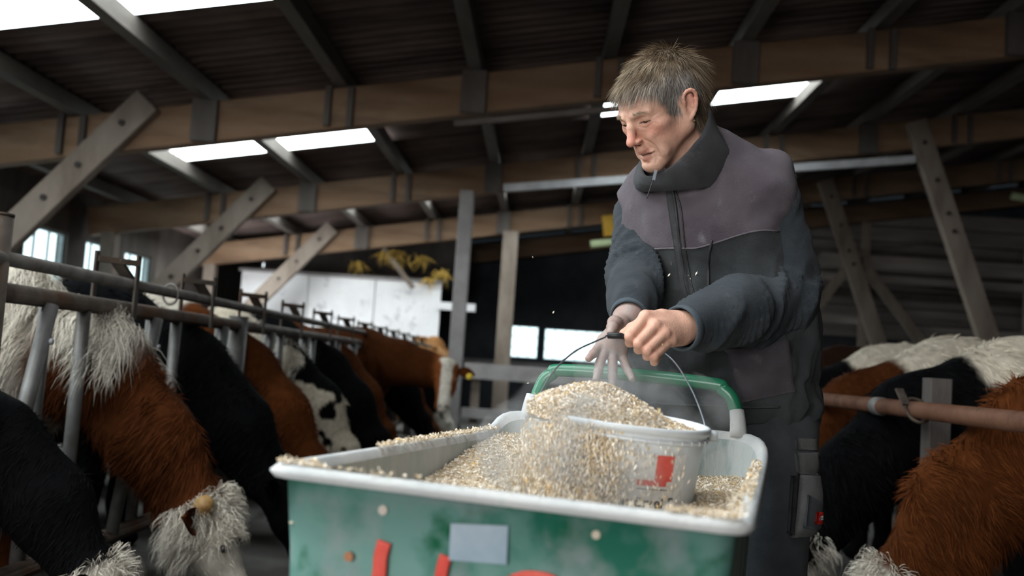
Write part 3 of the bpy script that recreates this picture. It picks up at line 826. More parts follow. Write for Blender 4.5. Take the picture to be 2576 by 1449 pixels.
# ================================================================== crushed grain
FLK = np.array([[1, 0, 0], [-1, 0, 0], [0, 1, 0], [0, -1, 0], [0, 0, 1], [0, 0, -1]], float)
FLF = np.array([[0, 2, 4], [2, 1, 4], [1, 3, 4], [3, 0, 4], [2, 0, 5], [1, 2, 5], [3, 1, 5], [0, 3, 5]])
def flakes(P, size, colr, N=None, fall=False, thick=.16):
    n = len(P)
    L = size*rng.uniform(.6, 1.35, n); W = L*rng.uniform(.35, .7, n); T = L*thick
    if fall:
        z = np.tile([0, 0, 1.], (n, 1)) + rng.normal(0, .28, (n, 3)); W = W*.7; L = L*1.25
    else:
        z = rng.normal(0, 1, (n, 3))
        if N is not None: z = z - N*(np.sum(z*N, 1)*.7)[:, None]
    a = z/np.linalg.norm(z, axis=1)[:, None]
    r = rng.normal(0, 1, (n, 3)); b_ = np.cross(a, r); b_ /= np.linalg.norm(b_, axis=1)[:, None]; c = np.cross(a, b_)
    V = P[:, None, :] + FLK[None, :, 0:1]*(a*L[:, None]*.5)[:, None, :] + FLK[None, :, 1:2]*(b_*W[:, None]*.5)[:, None, :] + FLK[None, :, 2:3]*(c*T[:, None]*.5)[:, None, :]
    F = (np.arange(n)*6)[:, None, None] + FLF[None]
    pal = np.array([(.66, .55, .41), (.76, .68, .56), (.56, .42, .25), (.80, .74, .64), (.62, .42, .15), (.42, .32, .21), (.72, .63, .50)])
    w = np.array([.26, .2, .12, .18, .06, .06, .12]); k = rng.choice(len(pal), n, p=w)
    C = pal[k]*rng.uniform(.85, 1.1, (n, 1))*colr
    return V.reshape(-1, 3), F.reshape(-1, 3), np.repeat(C, 6, 0)
M_FLK = attr_mat('grain_flake', .75, .25, .1, 90)
M_MEAL = mat('grain_meal', (.58, .46, .31), (.72, .62, .49), 60, .9, bump=.8, bscale=220, c3=(.36, .26, .15), s3=120, a3=(.55, .7))
def flake_obj(name, sets, label=None, parent=None, cat=None):
    Vs, Fs, Cs = [], [], []; k = 0
    for V, F, C in sets: Vs.append(V); Fs.append(F+k); Cs.append(C); k += len(V)
    o = obj(name, np_mesh(name, np.concatenate(Vs), np.concatenate(Fs), False, np.concatenate(Cs)), M_FLK, parent, kind='stuff')
    if label: tag(o, label, cat)
    return o
# heap in the bucket (world coordinates round the bucket axis)
def heap_h(x, y):
    """height of the heap over the bucket rim at offset x,y from its axis"""
    r = np.hypot(x+.022, y-.01)
    h = .062*np.exp(-(r/.096)**2*.85) - .018 + .012*sm(.02, -.12, x)*sm(.2, .08, r)
    return h
nr_, na = 26, 72
rr = np.linspace(.001, .146, nr_); aa = np.linspace(0, 2*np.pi, na, endpoint=False)
G = np.array([[(r*math.cos(a), r*math.sin(a)) for a in aa] for r in rr])
hz = heap_h(G[..., 0], G[..., 1]) + .006*(fbm(np.dstack([G, np.zeros(G.shape[:2])]), 60, 2)-.5)
edge = sm(.132, .146, np.hypot(G[..., 0], G[..., 1])); hz = hz*(1-edge) + edge*(-.012)
brot = np.array(bucket.rotation_euler.to_matrix())
HV = (np.dstack([G, hz]).reshape(-1, 3)) @ brot.T + BC
i = np.arange(nr_-1)[:, None]; j = np.arange(na)[None, :]; j2 = (j+1) % na
HF = np.stack([i*na+j, (i+1)*na+j, (i+1)*na+j2, i*na+j2], -1).reshape(-1, 4)
heap = obj('grain_heap', np_mesh('grain_heap', HV, HF, True), M_MEAL, kind='stuff')
tag(heap, 'mound of pale crushed grain heaped above the bucket rim', 'grain')
P, Nn = sample_surface(HV, HF, 15000)
q = rng.random(len(P))
flake_obj('grain_flakes', [flakes(P + Nn*rng.uniform(-.001, .004, (len(P), 1)), .0060, 1.16, Nn)], None, heap)
# grain lying in the tub
def tub_h(u, v):
    h = .792 + .063*sm(-.18, .5, v)*sm(.06, -.26, u) + .014*sm(.1, .28, u) - .030*np.exp(-((u-.08)/.12)**2-((v+.16)/.13)**2)
    return h + .012*(fbm(np.stack([u*9, v*9, 0*u], -1), 1, 3, 5)-.5)
uu, vv = np.meshgrid(np.linspace(-1, 1, 40), np.linspace(-1, 1, 70), indexing='ij')
zz = tub_h(uu*HW, vv*HL)
hw = np.interp(zz, [.43, .55, .75, .85], [HW-.04, HW-.024, HW-.010, HW])-.001; hl = np.interp(zz, [.43, .55, .75, .85], [HL-.03, HL-.016, HL-.006, HL])-.001
TV = np.stack([uu*hw, vv*hl, zz], -1).reshape(-1, 3)
i = np.arange(39)[:, None]; j = np.arange(69)[None, :]
TF = np.stack([i*70+j, (i+1)*70+j, (i+1)*70+j+1, i*70+j+1], -1).reshape(-1, 4)
TW = TV @ CR.T + CC
bed = obj('grain_bed', np_mesh('grain_bed', TW, TF, True), M_MEAL, kind='stuff')
tag(bed, 'loose crushed grain lying in the green feed cart', 'grain')
P, Nn = sample_surface(TW, TF, 26000)
keep = np.hypot(P[:, 0]-BC[0], P[:, 1]-BC[1]) > .12; P, Nn = P[keep], Nn[keep]
flake_obj('grain_flakes', [flakes(P + Nn*rng.uniform(-.001, .004, (len(P), 1)), .0066, 1.06, Nn)], None, bed)
# spill on the rim
def rim_pts(n, u0, u1, v0, v1, z=RIM_Z+.002, jit=.0):
    u = rng.uniform(u0, u1, n); v = rng.uniform(v0, v1, n)
    zz = z - .02*u + .04*sm(.80, 1.0, v/HL) + np.abs(rng.normal(0, jit, n))
    return np.stack([u, v, zz], 1) @ CR.T + CC
rp = [rim_pts(1200, -HW-.015, -HW+.002, -.20, .42, jit=.003), rim_pts(150, -HW-.006, -HW+.05, -HL-.012, -HL+.005, jit=.003),
      rim_pts(700, HW-.002, HW+.014, -.30, .22, jit=.004), rim_pts(120, -.25, .25, -HL-.02, -HL, jit=.002), rim_pts(240, HW-.07, HW+.01, -HL-.016, -HL+.004, jit=.003), rim_pts(60, HW-.01, HW+.014, -.5, -.3, jit=.003)]
flake_obj('rim_spill', [flakes(p, .0062, 1.15) for p in rp], 'crushed grain spilled along the cart rim', None, 'grain')
# grain pouring over the bucket's edge
nf = 15000
ang = np.clip(rng.normal(-2.0, .52, nf), -3.35, -.92)
t = rng.random(nf)**.85
rad = .144 + .008*rng.random(nf) + .045*t*rng.random(nf)
zf = BC[2] - .005 - t*.145 + rng.normal(0, .004, nf)
zf = zf - .012*np.cos(ang)*-1
P = np.stack([BC[0] + rad*np.cos(ang), BC[1] + rad*np.sin(ang), zf], 1)
dens = np.clip(.35 + .75*fbm(np.stack([ang*4.5, t*1.2, 0*t], 1), 1, 2, 3), 0, 1)*np.where(t < .25, 1, .8)
dens = dens*(1 - .85*sm(-1.72, -1.40, ang))
P = P[rng.random(nf) < dens]
lipn = 1500
ang = rng.uniform(-3.6, -1.1, lipn); lp = np.stack([BC[0] + rng.uniform(.128, .149, lipn)*np.cos(ang), BC[1] + .143*np.sin(ang), BC[2] + rng.normal(.004, .007, lipn)], 1)
stray = np.stack([rng.normal(.17, .10, 60), rng.uniform(1.75, 2.05, 60), rng.uniform(.95, 1.25, 60)], 1)
flake_obj('falling_grain', [flakes(P, .0066, 1.18, fall=True), flakes(lp, .0078, 1.0), flakes(stray[:5], .006, 1.1)], 'crushed grain pouring over the front edge of the bucket', None, 'grain')

# ================================================================== fine dust hanging over the bucket
M_DUST = bpy.data.materials.new('grain_dust'); M_DUST.use_nodes = True
nt = M_DUST.node_tree; nt.nodes.remove(nt.nodes['Principled BSDF'])
vs = nt.nodes.new('ShaderNodeVolumeScatter'); vs.inputs['Color'].default_value = (.95, .94, .92, 1); vs.inputs['Anisotropy'].default_value = .2
tc = nt.nodes.new('ShaderNodeTexCoord'); nz = nt.nodes.new('ShaderNodeTexNoise'); nz.inputs['Scale'].default_value = 9; nz.inputs['Detail'].default_value = 5; nz.inputs['Distortion'].default_value = .6
mr = nt.nodes.new('ShaderNodeMapRange'); mr.inputs['From Min'].default_value = .44; mr.inputs['From Max'].default_value = .72; mr.inputs['To Max'].default_value = 11.0
nt.links.new(tc.outputs['Object'], nz.inputs['Vector']); nt.links.new(nz.outputs['Fac'], mr.inputs['Value']); nt.links.new(mr.outputs[0], vs.inputs['Density'])
nt.links.new(vs.outputs[0], nt.nodes['Material Output'].inputs['Volume'])
fd = Field((-.25, 1.3, .70), (.65, 2.2, 1.2), .03)
fd.ell(at(1700, 1040, 1.86), (.12, .08, .085), .05); fd.ell(at(1560, 930, 1.92), (.10, .07, .07), .05); fd.ell(at(1400, 1130, 1.62), (.14, .09, .10), .05); fd.ell(at(1500, 1100, 1.5), (.16, .05, .12), .05)
dv, df = fd.net()
tag(obj('dust_cloud', np_mesh('dust_cloud', dv, df), M_DUST, kind='stuff'), 'pale grain dust hanging in the air round the bucket', 'dust')
# ================================================================== cattle
WHITE, CREAM = np.array([.60, .55, .47]), np.array([.50, .41, .28])
BROWN, RUST, BLACK, DKBR = np.array([.058, .017, .005]), np.array([.105, .031, .0085]), np.array([.0035, .0035, .004]), np.array([.024, .011, .007])
M_HIDE = attr_mat('cow_hide', .9, .04, .18, 25, bump=.5, bscale=60)
M_FUR = attr_mat('cow_fur', .8, .05, .15, 30)
M_HORN = mat('horn', (.20, .105, .035), (.38, .24, .10), 18, .45, stretch=(1, 1, 1))
M_EYE = mat('cow_eye', (.01, .008, .007), rough=.1, spec=.6)
M_NOSE = mat('cow_nose', (.05, .035, .03), (.10, .06, .05), 30, .4)

def cow_field(pose):
    f = Field((-1.85, -.46, -.02), (1.25, .46, 1.75 if pose == 'alert' else 1.52), .0175)
    # trunk: deep chest, belly, hips
    f.cone((-.08, 0, .86), (-.55, 0, .83), .315, .35, .05); f.cone((-.55, 0, .83), (-1.0, 0, .86), .35, .345, .05); f.cone((-1.0, 0, .86), (-1.42, 0, .93), .345, .27, .05)
    f.ell((-.10, 0, 1.14), (.26, .12, .18), .07)                     # withers
    f.cone((-.2, 0, 1.16), (-1.35, 0, 1.15), .12, .12, .08)          # spine
    for s in (-1, 1):
        f.ell((-1.30, s*.21, 1.12), (.10, .07, .06), .05)            # hooks
        f.ell((-.02, s*.20, .82), (.19, .14, .27), .05)              # shoulder
        f.chain([(.0, s*.19, .62), (.02, s*.19, .40), (.0, s*.19, .22), (.02, s*.19, .06)], [.11, .07, .05, .058], .02)
        f.chain([(-1.33, s*.19, .88), (-1.22, s*.22, .62), (-1.50, s*.21, .44), (-1.45, s*.21, .20), (-1.42, s*.21, .06)], [.20, .13, .065, .05, .058], .03)
        f.ell((.04, s*.19, .04), (.075, .055, .05), .01); f.ell((-1.39, s*.21, .04), (.075, .055, .05), .01)
    f.cone((-1.60, 0, 1.10), (-1.70, 0, .50), .035, .025, .02)
    if pose == 'graze':
        nk = [((.02, 0, 1.02), .25), ((.38, 0, .90), .195), ((.63, 0, .65), .172), ((.77, 0, .44), .138)]
        pol, muz = np.array((.845, 0, .375)), np.array((1.015, 0, .07))
    else:
        nk = [((.02, 0, 1.02), .25), ((.30, 0, .98), .21), ((.55, 0, .95), .165), ((.72, -.02, .93), .135)]
        pol, muz = np.array((.80, -.04, .95)), np.array((.84, -.29, .63))
    for i in range(len(nk)-1): f.cone(nk[i][0], nk[i+1][0], nk[i][1], nk[i+1][1], .06, sc=((0, 1, 0), 1.35))
    ax = (muz-pol)/np.linalg.norm(muz-pol)
    f.cone(pol, pol+ax*.18, .112, .098, .05); f.cone(pol+ax*.18, muz, .095, .068, .03)
    f.ell(muz, (.068, .075, .068), .03)
    up = np.array([0, 0, 1.]) - ax*ax[2]; up /= np.linalg.norm(up)       # out of the forehead
    lat = np.cross(up, ax)
    f.ell(pol+up*.05, (.07, .09, .07), .04)
    for s in (-1, 1): f.ell(pol+ax*.15+up*.055+lat*s*.075, (.035, .03, .035), .02)
    return f.net() + (pol, muz, ax, up, lat)
COWS = {p: cow_field(p) for p in ('graze', 'alert')}

def ear_mesh(name, col, col2):
    t = np.linspace(0, 1, 9); w = .052*np.sin(np.pi*np.clip(t*.93+.07, 0, 1))**.75
    rows = []
    for k, tt in enumerate(t):
        a = np.linspace(-1, 1, 7)
        rows.append(np.stack([.02*a**2*0 + .022*(a**2)*(1-tt*.5), np.full(7, tt*.17), a*w[k] - .03*tt*tt], 1))
    R_ = np.array(rows); b_ = R_ + np.array([-.008, 0, 0])
    V = np.concatenate([R_.reshape(-1, 3), b_.reshape(-1, 3)]); n = 63
    i = np.arange(8)[:, None]; j = np.arange(6)[None, :]
    F = np.stack([i*7+j, i*7+j+1, (i+1)*7+j+1, (i+1)*7+j], -1).reshape(-1, 4)
    C = np.concatenate([np.tile(col2, (n, 1)), np.tile(col, (n, 1))])
    return np_mesh(name, V, np.concatenate([F, F[:, ::-1]+n]), True, C)

def build_cow(label, Y, side, pattern, hairs=5000, hl=.045, hw=.005, pose='graze', shift=0.0, scale=.97, group=None, horns=False, seed=0, mane=None, earc=None, yaw=0.0, wx=None, z0=0.0, tagged=False, poll=None):
    V, F, pol, muz, ax, up, lat = COWS[pose]
    V = V.copy()
    N = vnormals(V, F)
    V = V + N*((fbm(V, 4, 2, seed)-.5)*.05)[:, None]
    N = vnormals(V, F)
    x0 = (wx if wx is not None else (-2.06 if side > 0 else 1.98)) + shift
    t = thing('cow', label, 'cow', (x0, Y, 0), group)
    t.rotation_euler = (0, 0, (0 if side > 0 else math.pi) + yaw); t.scale = (scale,)*3
    C = pattern(V)
    body = obj('body', np_mesh('body', V, F, True, C*.8), M_HIDE, t)
    # coat: longer over the back and neck
    def wf(c, n): return np.where(c[:, 2] < .35, .12, 1.0)*(.4 + .6*sm(-1.7, -.2, c[:, 0]))*np.where(n[:, 2] < -.5, .2, 1)
    P, Nn = sample_surface(V, F, hairs, wf)
    lay = np.stack([np.where(P[:, 0] < .1, -1.0, -.55), np.sign(P[:, 1])*.35, np.where(P[:, 0] < .1, -.7, -.75)], 1)
    hd = ((P-pol) @ ax) > -.02
    lay[hd] = ax + rng.normal(0, .15, (hd.sum(), 3))
    lay = lay - Nn*np.sum(lay*Nn, 1)[:, None]; lay /= np.linalg.norm(lay, axis=1)[:, None]+1e-6
    clump = (np.stack([noise3(P, 14, seed+5), noise3(P, 14, seed+6), noise3(P, 14, seed+7)], 1)-.5)*1.5
    d = lay + Nn*rng.uniform(.15, .5, (len(P), 1)) + clump + rng.normal(0, .12, (len(P), 3))
    ln = hl*rng.uniform(.6, 1.3, len(P))*np.where(hd, .45, 1)
    c = pattern(P)*rng.uniform(.75, 1.35, (len(P), 1))
    sets = [blades(P, Nn, d, ln, hw, c, bend=.25)]
    if mane is not None:       # long tousled hair: (count, centre fn, length, colour)
        for (cnt, sel, L_, colr, curl) in mane:
            Pm, Nm = sample_surface(V, F, cnt*8, lambda c_, n_: sel(c_)+1e-9)
            Pm, Nm = Pm[:cnt], Nm[:cnt]
            cl = (np.stack([noise3(Pm, 22, seed+15), noise3(Pm, 22, seed+16), noise3(Pm, 22, seed+17)], 1)-.5)*1.7
            if curl > 0: dd = Nm*.9 + cl*1.1 + rng.normal(0, .2, (cnt, 3))
            else: dd = Nm*.45 + np.array([.1, -np.sign(side)*.75, -.35]) + cl + rng.normal(0, .12, (cnt, 3))
            sets.append(blades(Pm, Nm, dd, L_*rng.uniform(.5, 1.2, cnt), hw*.75, colr*rng.uniform(.75, 1.2, (cnt, 1)), bend=.9 if curl > 0 else .55, wave=.25 if curl > 0 else .08, segs=4, curl=.35 if curl > 0 else .1))
    Vs, Cs, F4, F3 = [], [], [], []; k = 0
    for v, f, cc in sets:
        for q in f: (F4 if q.shape[1] == 4 else F3).append(q+k)
        Vs.append(v); Cs.append(cc); k += len(v)
    obj('coat', np_mesh('coat', np.concatenate(Vs), ([np.concatenate(F4)] if F4 else [])+[np.concatenate(F3)], False, np.concatenate(Cs)), M_FUR, body, kind='stuff')
    ec = earc if earc is not None else pattern(np.array([[.3, 0, .9]]))[0]
    for s in (-1, 1):
        e = obj('ear', ear_mesh('ear', ec, ec*.6), M_HIDE, t)
        b_ = pol + ax*.03 + lat*s*.095 + up*.02
        xv = up*.85 + ax*.4; yv = lat*s - ax*.1; xv -= yv*xv.dot(yv)/yv.dot(yv); xv /= np.linalg.norm(xv); yv = yv/np.linalg.norm(yv)
        e.matrix_local = Matrix.Translation(b_) @ Matrix(np.stack([xv, yv, np.cross(xv, yv)], 1).tolist()).to_4x4()
        if tagged and s == tagged:
            o = obj('ear_tag', MB().tube([(.03, .11, -.05), (.036, .11, -.05)], .03, 16).mesh('ear_tag', True), mat('yellow_tag', (.72, .50, .04), (.80, .58, .08), 20, .5), e, label='yellow ear tag')
        ey = pol + ax*.16 + up*.062 + lat*s*.098
        me = Field(ey-.025, ey+.025, .004).ell(ey, (.018, .012, .016)).net()
        obj('eye', np_mesh('eye', *me), M_EYE, t)
        ns = muz + ax*.045 + up*.045 + lat*s*.03
        me = Field(ns-.025, ns+.025, .005).ell(ns, (.014, .012, .014)).net()
        obj('nostril', np_mesh('nostril', *me), M_NOSE, t)
        if horns:
            h0 = pol + up*.045 - ax*.02 + lat*s*.085
            pts = spline([h0, h0+lat*s*.05+up*.03, h0+lat*s*.075+up*.06-ax*.01], 10)
            obj('horn', MB().tube(pts, np.interp(np.arange(10), [0, 4, 8, 9], [.034, .040, .030, .018]), 14).mesh('horn', True), M_HORN, t, label='short blunt brown horn')
    return t

def solid(col, alt, f=2.5, thr=.62, seed=0, extra=None):
    def p(P):
        n = fbm(P, f, 3, seed); w = sm(thr-.03, thr+.03, n)[:, None]
        c = col*(1-w) + alt*w
        if extra is not None: c = extra(P, c)
        return c
    return p
GPOL, GAX = COWS['graze'][2], COWS['graze'][4]
G_L = 'cows feeding through the headlock fence'
def face_white(P, c):
    w = sm(-.05, .0, (P-GPOL) @ GAX)*sm(.70, .74, P[:, 0])
    return c*(1-w[:, None]) + WHITE*w[:, None]
def pA(P):
    n = fbm(P, 3, 3, 4)
    x, y, z = P[:, 0], P[:, 1], P[:, 2]
    c = np.tile(BROWN, (len(P), 1))*(.8+.7*fbm(P, 7, 2, 1))[:, None]
    w = sm(.20, .12, x + (n-.5)*.25)*sm(.56, .66, z + (n-.5)*.3)               # white shoulder and body
    w = np.maximum(w, sm(-.02, .05, (z + x*.62) - 1.28 + (n-.5)*.1)*sm(.60, .48, x))  # pale mane along the crest
    b2 = sm(.16, .10, np.hypot(x+.13, (z-1.03)*.9) + (n-.5)*.1)
    w = w*(1-b2)
    w = np.maximum(w, sm(-.06, -.01, (P-GPOL) @ GAX)*sm(.70, .74, x))
    back = sm(-.02, -.10, x)*sm(1.05, 1.10, z + (n-.5)*.15)
    c = c*(1-w[:, None]) + WHITE*w[:, None]
    return c*(1-back[:, None]) + RUST*back[:, None]
crest = lambda c: (((c[:, 2] + c[:, 0]*.62) > 1.19) & (c[:, 0] > .05) & (c[:, 0] < .52) & (np.abs(c[:, 1]) < .2)).astype(float)
pollm = lambda c: (((c-GPOL) @ GAX > -.06) & ((c-GPOL) @ GAX < .14) & (c[:, 0] > .74)).astype(float)
LY = [3.80 + .93*k for k in range(11)]
build_cow('shaggy brown and white cow with curly white poll and blunt horn at the fence', LY[0], 1, pA, 42000, .05, .0032, horns=True, seed=1, earc=RUST,
          mane=[(3800, crest, .15, WHITE*.95, 0), (3000, pollm, .075, WHITE*1.05, 1)], group=G_L)
build_cow('black cow with a curly white topknot, head low ahead of the shaggy brown cow', 3.08, 1, solid(BLACK, BLACK, seed=2, extra=face_white), 12000, .04, .004, seed=2, earc=BLACK, mane=[(1500, pollm, .085, WHITE, 1)], group=G_L, wx=-1.93, scale=.72)
def pB(P):
    n = fbm(P, 3, 3, 9); w = sm(-.25, -.33, P[:, 0] + (n-.5)*.3)*sm(1.0, 1.1, P[:, 2])
    return BLACK*(1-w[:, None]) + DKBR*w[:, None]
build_cow('all black cow next to the shaggy brown and white cow', LY[1], 1, pB, 14000, .04, .004, seed=3, group=G_L, shift=.04)
def pC(P):
    n = fbm(P, 3, 3, 12); w = sm(.0, -.08, P[:, 0] + (n-.5)*.35)*sm(.8, .9, P[:, 2])
    c = RUST*(.5+.7*fbm(P, 8, 2, 2))[:, None]
    return c*(1-w[:, None]) + WHITE*w[:, None]
build_cow('rust brown cow feeding just past the thick fence post', LY[2], 1, pC, 14000, .04, .004, seed=4, group=G_L)
def pD(P):
    n = fbm(P, 4, 3, 21); w = sm(.60, .50, n)*sm(-.30, -.2, P[:, 0]+(n-.5)*.3)
    return np.where(w[:, None] > .5, CREAM*.5+WHITE*.55, BLACK)
build_cow('cream cow with black spots on its neck', LY[3], 1, pD, 9000, .04, .005, seed=5, group=G_L, mane=[(900, crest, .09, WHITE, 0)])
specs = [('black cow feeding past the cream spotted cow', solid(BLACK, BLACK, extra=None)),
         ('chestnut cow feeding between two black cows', solid(RUST*.8, BROWN, seed=6)),
         ('black cow with a pale back beyond the chestnut cow', solid(BLACK, BLACK, extra=lambda P, c: np.where(((P[:, 0] < -.1) & (P[:, 2] > 1.05))[:, None], WHITE, c))),
         ('dark chestnut cow far along the feed fence', solid(RUST*.75, BROWN, seed=8)),
         ('black cow with white cheek far along the feed fence', solid(BLACK, DKBR, seed=9, extra=face_white)),
         ('red brown cow near the far end of the feed fence', solid(RUST*.8, BROWN, seed=10)),
         ('black cow at the far end of the feed fence', solid(BLACK, DKBR, seed=11))]
for k, (lb, pt) in enumerate(specs):
    build_cow(lb, (LY + [14.03, 14.96])[4+k+(k > 1)], 1, pt, 5000, .035, .006, seed=20+k, group=G_L, shift=(.06, -.02, .08, 0, .1, -.22, .0)[k])
# brown cow with a white blaze looking down the aisle
def pF(P):
    pol, muz, ax, up, lat = COWS['alert'][2:]
    q = (P-pol) @ ax; l = np.abs((P-pol) @ lat)
    c = np.tile(RUST*.55, (len(P), 1))*(1+2.6*sm(.62, .74, P[:, 0]))[:, None]
    w = np.maximum(sm(.055, .045, l - .03*sm(.06, -.05, q))*sm(-.1, -.04, q), sm(.30, .36, q)*sm(.0, .03, (P-pol) @ lat))*sm(.66, .70, P[:, 0])
    return c*(1-w[:, None]) + WHITE*1.2*w[:, None]
build_cow('brown cow with a white blaze and yellow ear tag looking towards the cart', 9.35, 1, pF, 7000, .025, .006, pose='alert', wx=-1.58, shift=0, yaw=RAD(-8), seed=40, earc=RUST*1.1, tagged=1)
build_cow('pale brown cow standing behind the far end of the fence', 16.95, 1, solid(np.array([.34, .16, .06]), np.array([.42, .24, .12]), seed=31), 2500, .03, .008, pose='graze', wx=-1.75, yaw=RAD(85), seed=41, scale=1.07)
# right-hand row behind the pipe rail
G_R = 'cows feeding under the pipe rail'
def pR1(P):
    c = RUST*(.40+.75*fbm(P, 6, 3, 3))[:, None]; return face_white(P, c)
build_cow('shaggy red brown cow reaching under the pipe rail beside the man', 3.32, -1, pR1, 42000, .055, .0034, seed=51, group=G_R, mane=[(1800, pollm, .06, WHITE, 1)], earc=RUST, shift=.06)
def top_white(col, zt, alt=None):
    def p(P):
        n = fbm(P, 3.5, 3, 33); w = sm(zt-.03, zt+.03, P[:, 2] - .35*np.maximum(P[:, 0], 0) + (n-.5)*.3)
        c = np.tile(col, (len(P), 1))
        if alt is not None: c = np.where((P[:, 0] > .1)[:, None], alt, c)
        return c*(1-w[:, None]) + (WHITE*.75+CREAM*.35)*w[:, None]
    return p
build_cow('black cow with a broad white back behind the pipe rail', 4.22, -1, top_white(BLACK, 1.10), 16000, .05, .004, seed=52, group=G_R, shift=-.02, mane=[(1200, pollm, .06, WHITE, 1)])
build_cow('white backed cow with a red brown neck behind the pipe rail', 5.02, -1, top_white(BLACK, 1.07, RUST*.6), 12000, .045, .0045, seed=53, group=G_R)
build_cow('black cow with white shoulder patch standing behind the man', 5.85, -1, top_white(BLACK, 1.10), 8000, .045, .005, seed=54, group=G_R)
build_cow('dark brown cow farthest along the pipe rail', 6.7, -1, solid(DKBR, BROWN*.6, seed=3), 6000, .04, .006, seed=55, group=G_R)
# ================================================================== the farmer
from mathutils.bvhtree import BVHTree
MO = np.array([.45, 2.44, 0])
WF = np.array([-.53, -.848, 0]); UL = np.array([.848, -.53, 0])       # facing, his left
ML = np.stack([UL, WF, [0, 0, 1]], 1)                                # local (a,b,z) -> world
def lw(p): return np.asarray(p, float) @ ML.T + MO
def wl(p): return (np.asarray(p, float) - MO) @ ML
man = thing('person', 'man in a dark worn vest and sweater lifting a bucket by its bail', 'person', (MO[0], MO[1], 0))
def mpart(name, me, m, parent=None, label=None):
    """part modelled in world space"""
    o = obj(name, me, m, parent or man, label=label)
    if parent is None: o.location = (-MO[0], -MO[1], 0)
    return o

SKIN, RUDDY = np.array([.66, .385, .285]), np.array([.64, .225, .165])
DUSTY = np.array([.335, .265, .24])
M_SKIN = attr_mat('skin', .5, .35, .07, 60, bump=.25, bscale=260, sss=.08)

# ---- head, modelled in its own frame: x his left, y face, z up
HC = np.array([.2328, 2.15, 1.5896]); HS = .975
def headM(yaw, p, r):
    h = np.array([-math.sin(yaw), -math.cos(yaw), 0]); k = np.array([0, 0, 1.])
    f = math.cos(p)*h - math.sin(p)*k; up = math.sin(p)*h + math.cos(p)*k
    m = np.stack([np.cross(up, f)*-1*-1, f, up], 1)
    c, s = math.cos(r), math.sin(r)
    return m @ np.array([[c, 0, s], [0, 1, 0], [-s, 0, c]])
HM = headM(RAD(54.6), RAD(33.0), RAD(2.6))
# np.cross(up, f) points to his right for a face looking along f, so mirror x to keep x = his left
if (HM[:, 0] @ UL) < 0: HM[:, 0] *= -1
def hw_(p): return HC + HS*(np.asarray(p, float) @ HM.T)
f = Field((-.105, -.15, -.22), (.105, .145, .135), .0023)
f.ell((0, -.018, .030), (.0735, .096, .083), .01)
f.ell((0, .040, .036), (.060, .050, .050), .025)
f.cone((0, .040, .0), (0, .052, -.085), .058, .034, .02)
f.ell((0, .060, -.005), (.052, .034, .03), .02)
for s in (-1, 1):
    f.cone((s*.053, .0, -.050), (s*.012, .076, -.108), .018, .017, .02)
    f.cone((s*.054, .0, -.050), (s*.056, -.005, -.0), .022, .02, .02)
    f.ell((s*.047, .058, -.022), (.020, .022, .015), .016)
    f.cone((s*.044, .0785, .0125), (s*.013, .0950, .0105), .0085, .0108, .008)      # brow ridge
    f.ell((s*.044, .038, -.048), (.018, .034, .032), .02)                       # cheek
f.ell((0, .084, -.108), (.019, .015, .014), .012)
for s in (-1, 1):
    f.ell((s*.031, .103, -.004), (.0185, .0185, .0105), .010, sub=True)           # sockets
    f.ell((s*.0315, .0790, -.0025), (.0150, .0120, .0098), .003)                # lids
    f.cone((s*.0225, .0915, -.0078), (s*.041, .0865, -.0080), .0014, .0014, .0012, sub=True)
    f.cone((s*.017, .0890, -.0165), (s*.043, .0805, -.0150), .0024, .002, .004)    # lower lid bag
    f.cone((s*.034, .078, -.045), (s*.040, .068, -.085), .012, .008, .018, sub=False)
f.cone((0, .0915, .008), (0, .1025, -.012), .0078, .0092, .008)                 # nose bridge
f.cone((0, .1025, -.012), (0, .1135, -.036), .0088, .0100, .006)
f.ell((0, .1170, -.0415), (.0108, .0112, .0098), .005)
for s in (-1, 1):
    f.ell((s*.0115, .1045, -.0450), (.0068, .0100, .0070), .004)
    f.ell((s*.0066, .1065, -.0525), (.0030, .0046, .0024), .002, sub=True)
f.cone((0, .095, -.055), (0, .0925, -.068), .010, .0125, .008)                  # philtrum
for s in (-1, 1):
    f.cone((s*.022, .0850, -.0765), (0, .0960, -.0715), .0034, .0048, .003)
    f.cone((s*.019, .0840, -.0860), (0, .0930, -.0885), .0038, .0060, .003)
    f.cone((s*.020, .0925, -.0802), (0, .1020, -.0798), .0018, .0034, .002, sub=True)
    f.cone((s*.0170, .1030, -.050), (s*.030, .0890, -.072), .0016, .0016, .005, sub=True)  # nasolabial
    f.cone((s*.030, .0890, -.072), (s*.031, .0800, -.093), .0016, .0014, .005, sub=True)
for zz0, yy0 in ((.034, .0925), (.044, .0930), (.054, .0920)):
    for s in (-1, 1): f.cone((0, yy0, zz0), (s*.034, yy0-.010, zz0+.003), -.0004, -.0006, .0045, sub=True)
f.ell((0, .0945, -.0985), (.013, .004, .002), .006, sub=True)
